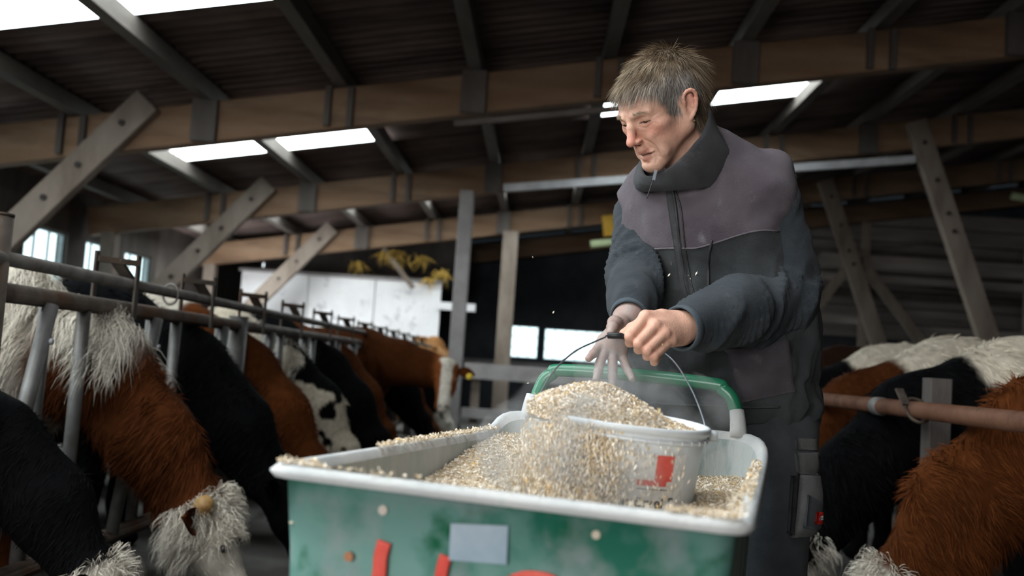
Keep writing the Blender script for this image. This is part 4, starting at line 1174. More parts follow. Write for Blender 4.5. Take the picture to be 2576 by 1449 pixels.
# ears
for s in (-1, 1):
    eb = np.array((s*.0745, -.008, -.014)); e1 = np.array((-s*.36, .93, .06)); e2 = np.array((s*.14, -.20, .97)); e3 = np.array((s*.92, .36, -.06))
    ep = lambda p, q, o=0.0: eb + e1*p + e2*q + e3*o
    hel = spline([(.006, .003), (.0125, .018), (.008, .0305), (-.005, .0335), (-.0165, .025), (-.0195, .008), (-.0155, -.010), (-.007, -.023), (.002, -.030)], 14)
    f.chain([ep(p_, q_, .006) for p_, q_ in hel], np.interp(np.arange(14), [0, 4, 9, 13], [.0030, .0042, .0042, .0052]), .002)
    f.chain([ep(-.006, .021, .002), ep(-.0105, .010, .003), ep(-.0105, -.004, .003), ep(-.002, -.014, .002)], [.0040, .0042, .0044, .0036], .003)
    f.ell(ep(-.004, .005, -.003), (.0062, .017, .029), .003, M=np.stack([e3/np.linalg.norm(e3), e1/np.linalg.norm(e1), e2/np.linalg.norm(e2)], 1))
    f.ell(ep(.003, -.027, .002), (.0052, .0085, .0095), .004)
    f.ell(ep(.011, -.005, .002), (.0040, .0045, .0065), .003)
    f.ell(ep(.001, -.001, .006), (.0055, .0070, .0110), .002, sub=True)
# neck
f.cone((0, -.035, -.05), (0, -.065, -.20), .056, .060, .02)
f.cone((0, .01, -.10), (0, -.03, -.20), .038, .045, .02)
HV_, HF_ = f.net()
x, y, z = HV_.T; ax_ = np.abs(x)
col = np.tile(SKIN, (len(HV_), 1))
def blend(mask, c):
    global col
    m = np.clip(mask, 0, 1)[:, None]; col = col*(1-m) + np.asarray(c)*m
g = lambda px_, py_, pz_, r_: np.exp(-(((ax_-px_)/r_)**2 + ((y-py_)/(r_*1.2))**2 + ((z-pz_)/r_)**2))
blend(.7*g(.043, .070, -.030, .020), RUDDY); blend(.85*np.exp(-((x/.018)**2 + ((y-.115)/.02)**2 + ((z+.042)/.024)**2)), RUDDY*1.02)
blend(.22*g(.05, .04, -.06, .03), RUDDY*1.05); blend(.45*sm(.072, .082, ax_)*sm(.035, .01, np.abs(z)), RUDDY)
blend(sm(.0195, .016, ax_)*sm(.0075, .005, np.abs(z+.0735 - .0*ax_))*sm(.085, .09, y)*.75, (.40, .125, .095))
blend(sm(.0185, .015, ax_)*sm(.0075, .005, np.abs(z+.0880))*sm(.083, .088, y)*.75, (.47, .16, .125))
blend(sm(.019, .016, ax_)*sm(.0028, .0016, np.abs(z+.0800))*sm(.080, .084, y), (.045, .012, .010))
blend(sm(.016, .012, np.hypot(ax_-.0315, 0))*sm(.0022, .001, np.abs(z+.0079))*sm(.072, .076, y), (.03, .015, .012))
blend(.35*g(.032, .088, -.014, .011), (.42, .19, .15)); blend(.3*g(.03, .095, .008, .012), (.42, .19, .14))
blend(sm(.0052, .003, np.hypot(ax_-.0066, (z+.053)*1.3))*sm(.098, .102, y), (.12, .035, .028))
blend(.25*sm(-.055, -.075, z)*sm(.02, .05, y), (.46, .30, .23))          # faint stubble
# age lines and hollows pressed into the face
hN = vnormals(HV_, HF_)
def groove(pts, depth, w, ymin=.03):
    global HV_
    Q = spline(np.array(pts, float), 24); A2 = np.stack([ax_, z], 1)
    dd_ = np.min(np.linalg.norm(A2[:, None, :] - Q[None], axis=2), 1)
    HV_ = HV_ - hN*((depth*np.exp(-(dd_/w)**2))*(y > ymin))[:, None]
groove([(.0165, -.049), (.0245, -.058), (.0300, -.070), (.0305, -.084)], .0026, .0026)
groove([(.0235, -.080), (.0260, -.092), (.0235, -.102)], .0014, .0022)
for zz0 in (.036, .046, .056): groove([(0, zz0), (.018, zz0+.002), (.036, zz0-.001)], .0013, .0015)
groove([(.048, -.003), (.060, .003)], .0011, .0013, .02); groove([(.048, -.008), (.062, -.009)], .0011, .0013, .02); groove([(.047, -.012), (.059, -.020)], .0009, .0013, .02)
groove([(.0045, .010), (.0055, .026)], .0016, .0014); groove([(.018, -.015), (.031, -.021), (.045, -.016)], .0018, .0022)
groove([(.046, -.050), (.043, -.062)], .0050, .0150, .01)
HWV = hw_(HV_)
if np.linalg.det(HM) < 0: HF_ = HF_[:, ::-1]
# ---- hands
def hand(lo, hi, build):
    fl_ = Field(lo, hi, .0021); build(fl_); return fl_.net()
W1 = at(1714, 826, 1.99)
mc = [at(1624, 797, 1.945), at(1648, 820, 1.930), at(1671, 840, 1.932), at(1687, 856, 1.945)]
pp = [at(1584, 847, 1.896), at(1606, 864, 1.890), at(1628, 881, 1.890), at(1646, 896, 1.897)]
dd = [p + np.array([.003, .021, -.0105]) for p in pp]
tp = [p + np.array([.012, .040, -.001]) for p in pp]
fr = [.0098, .0100, .0096, .0084]
def fist(F_):
    wr = [W1+np.array([0, 0, .012]), W1+np.array([0, -.004, .004]), W1+np.array([0, -.004, -.006]), W1+np.array([0, 0, -.014])]
    for i in range(4):
        F_.cone(wr[i], mc[i], .020, .0135, .010)
        F_.cone(mc[i], pp[i], fr[i]+.0016, fr[i], .004); F_.cone(pp[i], dd[i], fr[i], fr[i]*.92, .003); F_.cone(dd[i], tp[i], fr[i]*.92, fr[i]*.8, .003)
        F_.ell(mc[i]+np.array([0, -.004, .002]), (.0095, .0085, .009), .007)
    for i in range(3): F_.cone((mc[i]+mc[i+1])/2+np.array([0, .008, -.003]), (pp[i]+pp[i+1])/2+np.array([0, .010, .002]), .008, .006, .004)
    for i in range(3): F_.cone((mc[i]+mc[i+1])/2+np.array([0, .012, 0]), (wr[i]+wr[i+1])/2+np.array([0, .008, 0]), .014, .02, .012)
    F_.chain([W1+np.array([0, .006, .016]), at(1664, 800, 1.972), at(1622, 806, 1.958), at(1590, 826, 1.932), at(1568, 838, 1.914)], [.019, .0165, .0125, .0105, .0078], .007)
    F_.cone(W1, W1+(W1-at(1640, 835, 1.94))*1.1, .029, .030, .012)
H1 = hand(at(1740, 935, 1.93)-np.array([.18, .06, .02]), at(1790, 760, 2.0)+np.array([.05, .10, .03]), fist)
W2 = at(1582, 797, 2.105)
mc2 = [at(1518, 855, 2.062), at(1523, 875, 2.048), at(1541, 886, 2.050), at(1563, 890, 2.058)]
pp2 = [at(1503, 878, 2.038), at(1509, 915, 2.018), at(1541, 929, 2.021), at(1574, 921, 2.036)]
tp2 = [at(1481, 902, 2.000), at(1500, 955, 1.985), at(1541, 970, 1.985), at(1590, 953, 2.005)]
fr2 = [.0094, .0098, .0096, .0084]
def openh(F_):
    for i in range(4):
        F_.cone(W2+np.array([(i-1.5)*-.009*-1, 0, 0])*-1, mc2[i], .020, .0125, .010)
        mid = (pp2[i]+tp2[i])/2 + np.array([0, -.003, 0])
        F_.chain([mc2[i], pp2[i], mid, tp2[i]], [fr2[i]+.0016, fr2[i], fr2[i]*.94, fr2[i]*.8], .004)
    for i in range(3): F_.cone((mc2[i]+mc2[i+1])/2+np.array([0, .004, 0]), W2, .0125, .022, .012)
    F_.chain([W2+np.array([-.008, -.004, -.006]), at(1560, 818, 2.052), at(1546, 812, 2.025), at(1540, 824, 1.998), at(1536, 836, 1.985)], [.019, .0175, .0135, .0105, .0080], .008)
    F_.cone(W2, W2+np.array([.012, .07, .035]), .029, .031, .012)
H2 = hand(at(1470, 985, 2.03)-np.array([.02, .07, .03]), at(1620, 740, 2.1)+np.array([.02, .10, .0]), openh)
def hand_col(V, joints, base, rud):
    c = np.tile(base, (len(V), 1))
    for j in joints: 
        m = (.7*np.exp(-(np.linalg.norm(V-j, axis=1)/.013)**2))[:, None]; c = c*(1-m) + rud*m
    return c
c1 = hand_col(H1[0], pp+mc, SKIN*1.0, SKIN*.55+RUDDY*.42)
c2 = hand_col(H2[0], [], DUSTY, DUSTY); nz_ = sm(.40, .60, fbm(H2[0], 55, 3, 8)); c2 = c2*(1-.45*nz_[:, None]) + np.array([.34, .20, .16])*.45*nz_[:, None]
# ---- trunk and limbs under the clothes, one body with head and hands
LA = [at(1915, 450, 2.25), at(1946, 600, 2.28), at(1953, 752, 2.28), at(1850, 787, 2.13), W1]
RA = [at(1635, 500, 2.42), at(1620, 600, 2.40), at(1614, 685, 2.30), at(1597, 745, 2.19), W2]
fb = Field((-.15, 1.85, -.02), (.95, 2.85, 1.62), .02)
spine = [lw((0, 0, .92)), lw((0, .05, 1.12)), lw((-.01, .13, 1.33)), lw((-.03, .20, 1.47))]
fb.chain(spine, [.15, .14, .145, .07], .05, sc=(WF, 1.3))
fb.chain(LA, [.042, .042, .040, .036, .028], .02); fb.chain(RA, [.042, .042, .038, .034, .027], .02)
fb.cone(lw((-.03, .20, 1.47)), hw_((0, -.05, -.12)), .065, .055, .03)
LEGL = [lw((.125, .0, .90)), lw((.15, .06, .50)), lw((.155, .0, .10))]; LEGR = [lw((-.11, .02, .90)), lw((-.13, .12, .50)), lw((-.14, .08, .10))]
for lg in (LEGL, LEGR): fb.chain(lg, [.085, .055, .04], .03)
Bv, Bf = fb.net()
parts = [(HWV, HF_, col), (H1[0], H1[1], c1), (H2[0], H2[1], c2), (Bv, Bf, np.tile(SKIN, (len(Bv), 1)))]
k = 0; Vs, Fs, Cs = [], [], []
for v, f_, c in parts: Vs.append(v); Fs.append(f_+k); Cs.append(c); k += len(v)
body = mpart('body', np_mesh('body', np.concatenate(Vs), np.concatenate(Fs), True, np.concatenate(Cs)), M_SKIN)
# eyes
for s in (-1, 1):
    e = hw_((s*.0315, .0785, -.0030))
    ev, ef = Field(e-.02, e+.02, .002).ell(e, (.0118,)*3).net()
    mpart('eye', np_mesh('eye', ev, ef), mat('dark_eye', (.05, .03, .02), rough=.15, spec=.6))

# ---- hair
M_HAIR = attr_mat('hair', .5, .35, .1, 80)
def scalp(P, N=None):
    x, y, z = P.T; a = np.abs(x)
    lim = np.interp(y, [-.2, -.045, -.035, -.012, .004, .012, .028, .036, .058, .075, .12], [-.085, -.075, -.045, .022, .016, -.016, -.012, .024, .060, .070, .074])
    return ((z > lim) & (z + .55*(y-.05) > -.14)).astype(float)
def noear(P): return 1.0 - ((np.abs(P[:, 0]) > .0715) & (P[:, 1] > -.040) & (P[:, 1] < .017) & (P[:, 2] < .026)).astype(float)
P, Nn = sample_surface(HV_, HF_ if np.linalg.det(HM) > 0 else HF_[:, ::-1], 26000, lambda c, n: scalp(c)*noear(c)+1e-12)
Nn *= np.sign(np.sum(Nn*(P-np.array([0, -.02, .02])), 1))[:, None]
crown = np.array([0, -.075, .085])
d = P - crown; d -= Nn*np.sum(d*Nn, 1)[:, None]; d /= np.linalg.norm(d, axis=1)[:, None]+1e-6
front = sm(.0, .07, P[:, 1])*sm(.04, .07, P[:, 2]); back = sm(-.05, -.095, P[:, 1]); top = sm(.085, .105, P[:, 2])
side = sm(.05, .07, np.abs(P[:, 0]))*(1-back)
d = d + np.array([0, .35, 0])*front[:, None] + np.array([0, -.15, -.6])*side[:, None] + np.array([0, -.25, -.55])*(back*sm(.03, -.03, P[:, 2]))[:, None]
d = d*(1-.5*(back*sm(-.01, .05, P[:, 2]))[:, None]) + np.array([0, -.45, .45])*(back*sm(-.01, .05, P[:, 2]))[:, None]
d -= Nn*np.sum(d*Nn, 1)[:, None]; d /= np.linalg.norm(d, axis=1)[:, None]+1e-6
clump = np.stack([noise3(P, 60, 3), noise3(P, 60, 4), noise3(P, 60, 5)], 1)-.5
clump -= Nn*np.sum(clump*Nn, 1)[:, None]
d = d + Nn*(.16 + .34*back + .10*top + .1*front)[:, None] + clump*1.25 + rng.normal(0, .12, P.shape)
ln = (.032 + .010*front + .012*top + .024*back - .008*side + .010*sm(-.04, -.07, P[:, 1])*sm(.05, .08, P[:, 2]))*rng.uniform(.6, 1.25, len(P))
hc = np.array([.19, .13, .078])*(1-sm(.3, .7, noise3(P, 35, 9)))[:, None] + np.array([.36, .28, .19])*sm(.3, .7, noise3(P, 35, 9))[:, None]
gw = np.clip(.75*side + .6*front*sm(.09, .06, P[:, 2]), 0, 1)[:, None]; hc = hc*(1-gw) + np.array([.34, .32, .305])*gw
hc = hc*rng.uniform(.5, 1.1, (len(P), 1))
gl = (HM.T @ np.array([0, 0, -1.]))
Vh, Fh, Ch = blades(P, Nn, d, ln, .0011, hc, bend=0, wave=.05, segs=3)
# bend under gravity in the head frame
tt = np.tile(np.array([0, 0, .33, .33, .67, .67, 1]), len(P)); Vh = Vh + gl*(tt**2*np.repeat(ln, 7)*.30)[:, None]
mpart('hair', np_mesh('hair', hw_(Vh), Fh, False, Ch), M_HAIR, label='short tousled grey-brown hair')
# close-cropped cap of hair under the strands
capm = scalp(HV_)*noear(HV_)*(1-((HV_[:, 1] > -.04) & (HV_[:, 1] < .04) & (HV_[:, 2] < .016))); sel = capm[HF_].min(1) > 0
cN = vnormals(HV_, HF_ if np.linalg.det(HM) > 0 else HF_[:, ::-1])
used = np.unique(HF_[sel]); rm = -np.ones(len(HV_), int); rm[used] = np.arange(len(used))
capc = np.array([.15, .115, .08])*(.8+.5*noise3(HV_[used], 90, 2))[:, None]
mpart('hair_roots', np_mesh('hair_roots', hw_(HV_[used]+cN[used]*.0022), rm[HF_[sel]], True, capc), M_HAIR)
# brows
n = 420; s = np.where(rng.random(n) < .5, -1, 1); tq = rng.random(n)
Pb = np.stack([s*(.013+.034*tq), .1030-.0185*tq**1.6, .0145+.004*np.sin(tq*3)-.003*tq + rng.normal(0, .0016, n)], 1)
for q_ in (-1, 1):
    i_ = s == q_; Vb, Fb, Cb = blades(Pb[i_], np.tile([0, 1., 0], (i_.sum(), 1)), np.stack([s*.8, np.full(n, .12), rng.normal(-.25, .22, n)], 1)[i_], rng.uniform(.005, .009, i_.sum()), .0007, np.array([.40, .31, .22])*rng.uniform(.7, 1.2, (i_.sum(), 1)), bend=.1)
    mpart('eyebrow', np_mesh('eyebrow', hw_(Vb), Fb, False, Cb), M_HAIR)
ec = hw_((.0785, -.006, -.048))
mpart('earring', MB().tube([ec + .0042*(math.cos(a)*HM[:, 1] + math.sin(a)*HM[:, 2]) for a in np.linspace(0, 6.28, 16, endpoint=False)], .0006, 6, closed=True, caps=False).mesh('earring', True), mat('gold', (.6, .45, .2), rough=.3, metal=1.0))

# ---- clothes
def cloth(name, c1, c2, c3=None, sc=9, sheen=.08, a3=(.62, .8), s3=22, bump=.45, bs=420):
    return mat(name, c1, c2, sc, .92, bump=bump, bscale=bs, spec=.12, sheen=sheen, c3=c3, s3=s3, a3=a3)
M_YOKE = cloth('faded_purple_canvas', (.078, .064, .078), (.115, .098, .112), (.17, .165, .175), 7)
M_YOKE2 = cloth('dark_purple_canvas', (.050, .044, .052), (.075, .066, .075), (.13, .125, .13), 9)
M_VEST = cloth('charcoal_fleece', (.027, .031, .034), (.048, .053, .056), (.11, .115, .12), 10, a3=(.64, .86))
M_SWEAT = cloth('dark_blue_grey_fleece', (.022, .029, .036), (.040, .049, .058), (.10, .115, .125), 8, a3=(.62, .85))
M_COLLAR = cloth('collar_canvas', (.040, .042, .046), (.062, .063, .067), (.12, .12, .125), 14)
M_TROUS = cloth('worn_work_trousers', (.040, .045, .052), (.072, .077, .085), (.15, .16, .17), 9, sheen=.1, a3=(.62, .8), s3=12)
M_POCK = cloth('grey_pocket', (.095, .096, .096), (.15, .148, .144), (.24, .235, .225), 14, sheen=.1)
M_CUFF = cloth('blue_cuff', (.050, .068, .085), (.075, .095, .112), sc=20)
M_SEAM = cloth('seam_thread', (.11, .095, .11), (.15, .135, .15), sc=20)
M_ZIP = mat('zip_black', (.02, .02, .022), (.04, .04, .042), 40, .5)
M_ZIPM = mat('zip_metal', (.30, .33, .38), (.42, .45, .5), 40, .35, metal=.7)

# vest: an implicit shell over the trunk, in the man's own frame
fv = Field((-.32, -.27, .86), (.32, .36, 1.60), .0062)
Sc = ((0, 1, 0), 1.40)
fv.cone((.0, -.005, .95), (0, .035, 1.09), .232, .224, .04, sc=Sc); fv.cone((0, .035, 1.09), (-.005, .085, 1.21), .224, .212, .04, sc=Sc)
fv.cone((-.005, .085, 1.21), (-.01, .14, 1.36), .212, .200, .04, sc=Sc)
fv.ell((.0, .055, 1.30), (.17, .11, .16), .05)                      # back
for s in (-1, 1):
    fv.cone((s*.06, .18, 1.435), (s*(.142 if s > 0 else .150), .150, 1.432), .085, .070, .03)
    fv.cone((-.03, .205, 1.515), (s*.12, .160, 1.472), .062, .048, .05)
fv.cone((.14, .150, 1.435), wl(at(1945, 424, 2.25)), .068, .040, .025)
fv.cone((-.03, .19, 1.42), (-.032, .225, 1.52), .105, .078, .05)
fv.ell((.01, .01, .955), (.240, .178, .050), .03)                    # gathered blouson hem
D = fv.D; zg = fv.lo[2] + fv.h*np.arange(fv.n[2])
D[:] = np.maximum(D, (.905 - zg)[None, None, :])
vV, vF = fv.net(); vN = vnormals(vV, vF)
a_, b_, z_ = vV.T
fold = (fbm(np.stack([a_*16, b_*16, z_*3.2], 1), 1, 3, 2)-.5)*.034*sm(1.33, 1.15, z_) + (fbm(np.stack([a_*9+z_*7, b_*9, z_*9-a_*5], 1), 1, 3, 6)-.5)*.024
fold += (fbm(np.stack([a_*14, b_*14, z_*12], 1), 1, 2, 11)-.5)*.022*sm(1.03, .96, z_)
fold -= .006*np.exp(-((z_-1.005-.02*np.sin(a_*14))/.012)**2)
wq = fbm(vV, 6, 2, 31)*1.3
rg = 1 - np.abs(2*fbm(np.stack([a_*9+wq, b_*9, z_*2.6+a_*2], 1), 1, 2, 17)-1)*1.7
rg2 = 1 - np.abs(2*fbm(np.stack([a_*5+z_*4+wq, b_*5, z_*7-a_*5], 1), 1, 2, 23)-1)*1.7
fold += (np.clip(rg, 0, 1)**2-.3)*.012*sm(1.34, 1.2, z_) + (np.clip(rg2, 0, 1)**2-.3)*.008
vV = vV + vN*fold[:, None]
vW = lw(vV)
if np.linalg.det(ML) < 0: vF = vF[:, ::-1]
BV = BVHTree.FromPolygons([tuple(p) for p in vW], [tuple(q) for q in vF])
def hit(bv, x, y, dflt=2.3):
    d = Vector(cam_rot @ Vector(((x-FW/2)/FPX, (FH/2-y)/FPX, -1.0))).normalized()
    o = Vector((0, 0, CAM_H)); r = bv.ray_cast(o, d)
    if r[0] is None:
        q = Vector(at(x, y, dflt)); r = bv.find_nearest(q)
        return np.array(r[0]), np.array(r[1])
    return np.array(r[0]), np.array(r[1])
zs = 1.285 + .05*sm(.02, .19, a_) - .0*b_                           # yoke seam height
seamd = z_ - zs
up_ = seamd[vF].mean(1) > 0
bset = np.intersect1d(np.unique(vF[up_]), np.unique(vF[~up_]))
vV[bset, 2] = zs[bset]; vW = lw(vV)
def submesh(V, F, mask, name):
    u = np.unique(F[mask]); m = -np.ones(len(V), int); m[u] = np.arange(len(u)); return np_mesh(name, V[u], m[F[mask]], True)
vest = mpart('vest', submesh(vW, vF, ~up_, 'vest'), M_VEST, label='charcoal fleece body of the vest')
mpart('vest_yoke', submesh(vW, vF, up_, 'vest_yoke'), M_YOKE, label='faded purple canvas yoke of the vest')
def strip(name, bv, pts, r, m, lift=.0, n=40, dflt=2.3):
    Q = spline(np.array(pts, float), n)
    H = [hit(bv, q[0], q[1], dflt) for q in Q]
    P = np.array([h[0]+h[1]*lift for h in H])
    P[1:-1] = (P[:-2]+2*P[1:-1]+P[2:])/4
    return mpart(name, MB().tube(P, r, 8).mesh(name, True), m)
def patch(name, bv, quad, lift, m, dome=0.0, nx=14, ny=18, dflt=2.3, label=None, base=0.0, cam=0.0):
    q = np.array(quad, float)                        # tl, tr, br, bl
    s_, t_ = np.meshgrid(np.linspace(0, 1, nx), np.linspace(0, 1, ny), indexing='ij')
    XY = (q[0]*((1-s_)*(1-t_))[..., None] + q[1]*(s_*(1-t_))[..., None] + q[2]*(s_*t_)[..., None] + q[3]*((1-s_)*t_)[..., None])
    H = [[hit(bv, *XY[i, j], dflt) for j in range(ny)] for i in range(nx)]
    B = np.array([[h[0] for h in r] for r in H]); Nn = np.array([[h[1] for h in r] for r in H])
    Nn = Nn*.5 + Nn.reshape(-1, 3).mean(0)*.5; Nn = Nn*(1-cam) + np.array([.25, -.97, 0])*cam; Nn /= np.linalg.norm(Nn, axis=-1)[..., None]
    pr = lift + dome*(np.sin(np.pi*s_)*np.sin(np.pi*np.clip(t_*.9+.1, 0, 1)))**.5
    T = B + Nn*pr[..., None]; Bk = B + Nn*(base-.004)
    V = np.concatenate([T.reshape(-1, 3), Bk.reshape(-1, 3)]); n0 = nx*ny
    i = np.arange(nx-1)[:, None]; j = np.arange(ny-1)[None, :]
    F = np.stack([i*ny+j, i*ny+j+1, (i+1)*ny+j+1, (i+1)*ny+j], -1).reshape(-1, 4)
    E = []
    for k in range(nx-1):
        for jj in (0, ny-1):
            a, b = k*ny+jj, (k+1)*ny+jj; E.append([a, b, b+n0, a+n0])
    for k in range(ny-1):
        for ii in (0, nx-1):
            a, b = ii*ny+k, ii*ny+k+1; E.append([a, b, b+n0, a+n0])
    me = np_mesh(name, V, np.concatenate([F, np.array(E)]), True)
    return mpart(name, me, m, label=label)
seam_v = []
sp_ = []
for aa_ in np.linspace(-.185, .185, 60):
    zz0 = 1.285 + .05*float(sm(.02, .19, np.array(aa_)))
    r_ = BV.ray_cast(Vector(lw((aa_, .6, zz0))), Vector(-WF))
    if r_[0] is not None: sp_.append(np.array(r_[0]) + np.array(r_[1])*.001)
sp_ = np.array(sp_); sp_[1:-1] = (sp_[:-2]+sp_[1:-1]+sp_[2:])/3
mpart('yoke_seam', MB().tube(sp_, .0021, 8).mesh('yoke_seam', True), M_SEAM)
strip('zip', BV, [(1690, 462), (1700, 520), (1707, 580), (1714, 640), (1728, 720), (1752, 800)], .0034, M_ZIP, .002)
strip('zip', BV, [(1692, 462), (1712, 520), (1719, 580), (1726, 640), (1741, 720), (1765, 800)], .0022, M_SEAM if False else M_ZIP, .001)
patch('zip_placket', BV, [(1672, 455), (1688, 455), (1746, 800), (1722, 800)], .0035, M_COLLAR, nx=5, ny=26)
strip('pocket_slit', BV, [(1790, 604), (1782, 660), (1780, 740)], .003, M_ZIP, .004)
patch('side_pocket', BV, [(1822, 880), (1985, 855), (2000, 985), (1868, 1012)], .003, M_YOKE2, dome=.012, label='faded purple patch pocket')
strip('hem_seam', BV, [(1640, 1012), (1720, 1018), (1800, 1020), (1880, 1024), (1960, 1022)], .0022, M_VEST, .003)
# standing collar
NB = lw((-.03, .205, 0)); ph = np.linspace(0, 2*np.pi, 56, endpoint=False)
rowsC = []
cb = np.stack([-.028 + .118*np.sin(ph), .208 + .118*np.cos(ph), 1.405 + .085*(1-np.cos(ph))/2], 1)
hs_ = np.stack([.080*np.sin(ph), -.012 + .106*np.cos(ph), -.083 - .047*np.cos(ph)], 1)
if (HM[:, 0] @ UL) < 0: hs_[:, 0] *= -1
ct = wl(hw_(hs_))
for tt_, off in ((0, .0), (.12, .006), (.35, .010), (.65, .007), (.93, .003), (1.0, -.001), (.97, -.006), (.6, -.008), (.1, -.012)):
    row = cb*(1-tt_) + ct*tt_
    cm = row.mean(0); rad_ = row - cm; rad_[:, 2] = 0; rad_ /= np.linalg.norm(rad_, axis=1)[:, None]
    wob = .006*np.sin(ph*6+tt_*5)*tt_*(1-tt_*.6) + .006*np.sin(ph*3+1+tt_*3)*(1-tt_)
    rowsC.append(row + rad_*(off+wob)[:, None])
V, F = loft(np.array(rowsC)); V = lw(V)
V = V + (fbm(V, 30, 3, 4)-.5)[:, None]*.016*np.array([1, 1, .5])
mpart('collar', np_mesh('collar', V, F if np.linalg.det(ML) > 0 else F[:, ::-1], True), M_COLLAR, label='tall standing collar')
BC2 = BVHTree.FromPolygons([tuple(p) for p in V], [tuple(q) for q in F])
sn, snn = hit(BC2, 1683, 402, 2.15)
mpart('snap', MB().tube([sn, sn+np.array([-.001, -.004, 0])], .0052, 12).mesh('snap', True), M_ZIP)
zp = at(1650, 428, 2.06)
mpart('zip_puller', MB().bar(zp, zp+np.array([-.004, -.002, -.022]), .006, .003, up=(0, 1, 0)).mesh('zip_puller'), M_ZIPM)
mpart('pull_cord', MB().tube(spline([zp+np.array([-.004, -.002, -.02]), zp+np.array([-.010, -.002, -.040]), zp+np.array([-.016, .0, -.062])], 12), .0011, 6).mesh('pull_cord', True), M_ZIP)

# sleeves
def sleeve(pts, rad, lo, hi, name, seed, cuff_dir, amp=.012):
    fs = Field(lo, hi, .0062)
    P = spline(np.array(pts), 9); R_ = np.interp(np.linspace(0, 1, 9), np.linspace(0, 1, len(rad)), rad)
    fs.chain(P, R_, .03)
    V, F = fs.net(); N = vnormals(V, F)
    # arc length along the arm for cross folds
    seg = np.argmin(np.linalg.norm(V[:, None, :] - spline(np.array(pts), 60)[None], axis=2), 1)/59
    L = sum(np.linalg.norm(np.diff(np.array(pts), axis=0), axis=1))
    el = np.exp(-((seg-.52)/.14)**2); cu_ = np.exp(-((seg-.95)/.10)**2)
    axp = spline(np.array(pts), 60)[np.clip((seg*59).astype(int), 0, 59)]
    rad_ = V - axp; warp = fbm(V, 5, 2, seed)*.9
    q = np.stack([seg*L*13 + warp*2.2 + rad_[:, 2]*9, rad_[:, 0]*7, rad_[:, 1]*7 + rad_[:, 2]*4], 1)
    rid = 1 - np.abs(2*fbm(q, 1, 2, seed+3)-1)*1.6
    damp = sm(1.0, .93, seg)
    fo = (fbm(V, 9, 3, seed)-.5)*amp*1.5 + (np.clip(rid, 0, 1)**2-.35)*(.024*el + .008*cu_ + .008)*damp
    V = V + N*fo[:, None]
    d = np.asarray(cuff_dir, float)
    keep = ((V[F].mean(1) - pts[-1]) @ d) < .0
    u = np.unique(F[keep]); m = -np.ones(len(V), int); m[u] = np.arange(len(u))
    return mpart(name, np_mesh(name, V[u], m[F[keep]], True), M_SWEAT)
def ring_cuff(c, d, r, name):
    d = np.asarray(d, float); d /= np.linalg.norm(d)
    a = np.cross(d, (0, 0, 1)); a /= np.linalg.norm(a); b = np.cross(d, a)
    rows = []
    for t_, rr in ((-.020, r-.004), (-.017, r+.0030), (-.004, r+.0034), (.001, r+.0026), (.004, r+.0004), (.002, r-.0022), (-.012, r-.004)):
        rows.append([c + d*t_ + rr*(math.cos(q)*a*1.0 + math.sin(q)*b) for q in np.linspace(0, 6.2832, 40, endpoint=False)])
    V, F = loft(np.array(rows)); mpart(name, np_mesh(name, V, F, True), M_CUFF, label='blue-grey knitted cuff')
dL = W1 - at(1850, 800, 2.13); dL /= np.linalg.norm(dL)
cL = W1 - dL*.0
SL = [at(1922, 462, 2.255), at(1948, 600, 2.28), at(1955, 752, 2.28), at(1850, 785, 2.13), cL]
sleeve(SL, [.066, .071, .074, .066, .043], (.20, 1.90, 1.0), (.74, 2.46, 1.58), 'sleeve', 3, dL)
ring_cuff(cL+dL*.004, dL, .0435, 'cuff')
dR = W2 - at(1596, 745, 2.19); dR /= np.linalg.norm(dR)
SR = [at(1634, 488, 2.42), at(1616, 600, 2.40), at(1612, 685, 2.30), at(1596, 745, 2.19), W2-dR*.004]
sleeve(SR, [.070, .062, .058, .049, .036], (.02, 2.0, 1.0), (.40, 2.58, 1.56), 'sleeve', 7, dR, .010)
ring_cuff(W2-dR*.001, dR, .0375, 'cuff')
# armhole piping on the near shoulder
pts = []
ac = at(1945, 470, 2.22); ad = (at(1985, 610, 2.275)-at(1950, 440, 2.235)); ad /= np.linalg.norm(ad)
# trousers
ft = Field((-.30, -.25, -.01), (.32, .30, 1.06), .0095)
ft.ell((0, .0, .93), (.195, .145, .13), .03)
for lg, s in ((LEGL, 1), (LEGR, -1)):
    q = wl(np.array(lg)); ft.chain(q, [.112, .088, .075], .04)
    ft.cone(q[2], q[2]+np.array([0, 0, -.04]), .08, .082, .02)
D = ft.D; zg = ft.lo[2] + ft.h*np.arange(ft.n[2]); D[:] = np.maximum(D, (.05 - zg)[None, None, :])
tV, tF = ft.net(); tN = vnormals(tV, tF)
tV = tV + tN*((fbm(np.stack([tV[:, 0]*11, tV[:, 1]*11, tV[:, 2]*7], 1), 1, 3, 5)-.5)*.018)[:, None]
tW = lw(tV); tF = tF if np.linalg.det(ML) > 0 else tF[:, ::-1]
mpart('trousers', np_mesh('trousers', tW, tF, True), M_TROUS, label='dirty dark work trousers')
BT = BVHTree.FromPolygons([tuple(p) for p in tW], [tuple(q) for q in tF])
patch('hammer_loop', BT, [(2000, 1102), (2052, 1104), (2056, 1132), (2003, 1130)], .006, M_POCK, nx=6, ny=5, cam=.75)
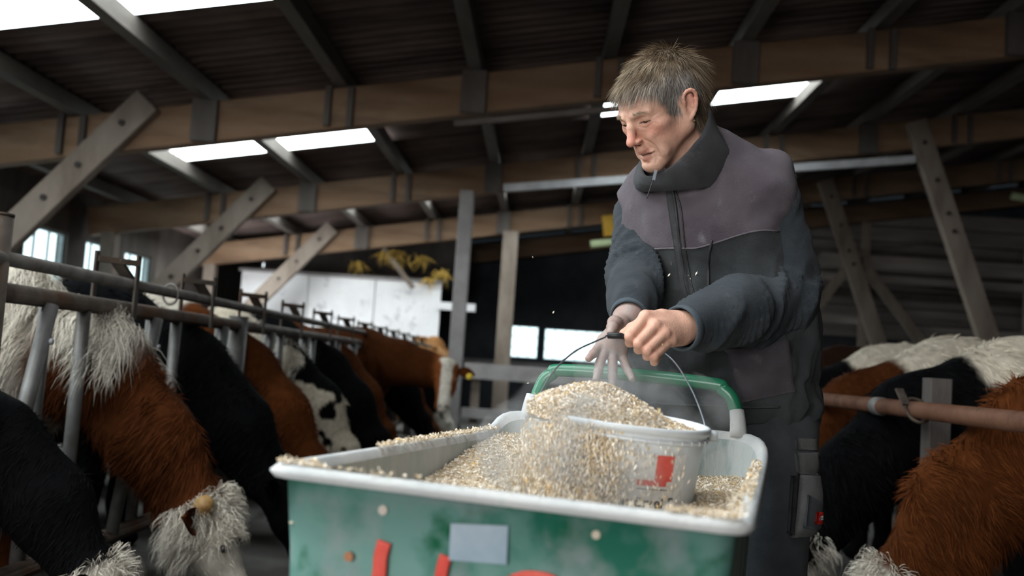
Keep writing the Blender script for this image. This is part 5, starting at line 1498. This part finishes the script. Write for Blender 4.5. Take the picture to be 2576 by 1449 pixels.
patch('pocket_flap', BT, [(1998, 1138), (2060, 1138), (2066, 1196), (2003, 1190)], .012, M_POCK, dome=.006, nx=9, ny=9, cam=.75)
patch('cargo_pocket', BT, [(2006, 1192), (2070, 1196), (2074, 1345), (1986, 1352)], .010, M_POCK, dome=.026, nx=12, ny=20, label='bulging grey cargo pocket', cam=.75)
patch('pocket_zip', BT, [(1989, 1196), (2003, 1196), (1994, 1344), (1979, 1340)], .013, M_ZIP, nx=4, ny=16, cam=.75)
patch('pocket_front', BT, [(2014, 1240), (2062, 1268), (2064, 1328), (2006, 1322)], .036, M_TROUS, dome=.004, nx=8, ny=8, base=.02, cam=.95)
patch('logo_tag', BT, [(2030, 1280), (2048, 1282), (2046, 1312), (2026, 1310)], .044, mat('red_tag', (.62, .012, .008), (.70, .03, .02), 30, .6), nx=4, ny=5, base=.036, label='small red tag with a white emblem', cam=.95)
patch('logo_emblem', BT, [(2036, 1292), (2043, 1289), (2044, 1299), (2034, 1301)], .0455, mat('white_emblem', (.75, .75, .75)), nx=3, ny=3, base=.044, cam=.95)
# boots
for lg in (LEGL, LEGR):
    q = wl(lg[2]); fo = Field((q[0]-.09, q[1]-.12, -.005), (q[0]+.09, q[1]+.26, .24), .011)
    fo.cone(q+np.array([0, 0, .08]), q+np.array([0, 0, -.02]), .058, .056, .02); fo.cone((q[0], q[1]-.02, .055), (q[0], q[1]+.15, .05), .052, .048, .03)
    fo.D[:] = np.maximum(fo.D, (.002 - (fo.lo[2]+fo.h*np.arange(fo.n[2])))[None, None, :])
    v, ff_ = fo.net(); mpart('boot', np_mesh('boot', lw(v), ff_ if np.linalg.det(ML) > 0 else ff_[:, ::-1], True), mat('boot_leather', (.03, .025, .02), (.06, .05, .04), 12, .7))
# specks of grain caught on the vest
for (x, y) in ((1690, 662), (1733, 692), (1737, 702), (1665, 752), (1752, 688)):
    p, nn_ = hit(BV, x, y)
    V, F, C = flakes(np.array([p+nn_*.002]), .007, 1.1, fall=True)
    o = mpart('grain_speck', np_mesh('grain_speck', V, F, False, C), M_FLK)
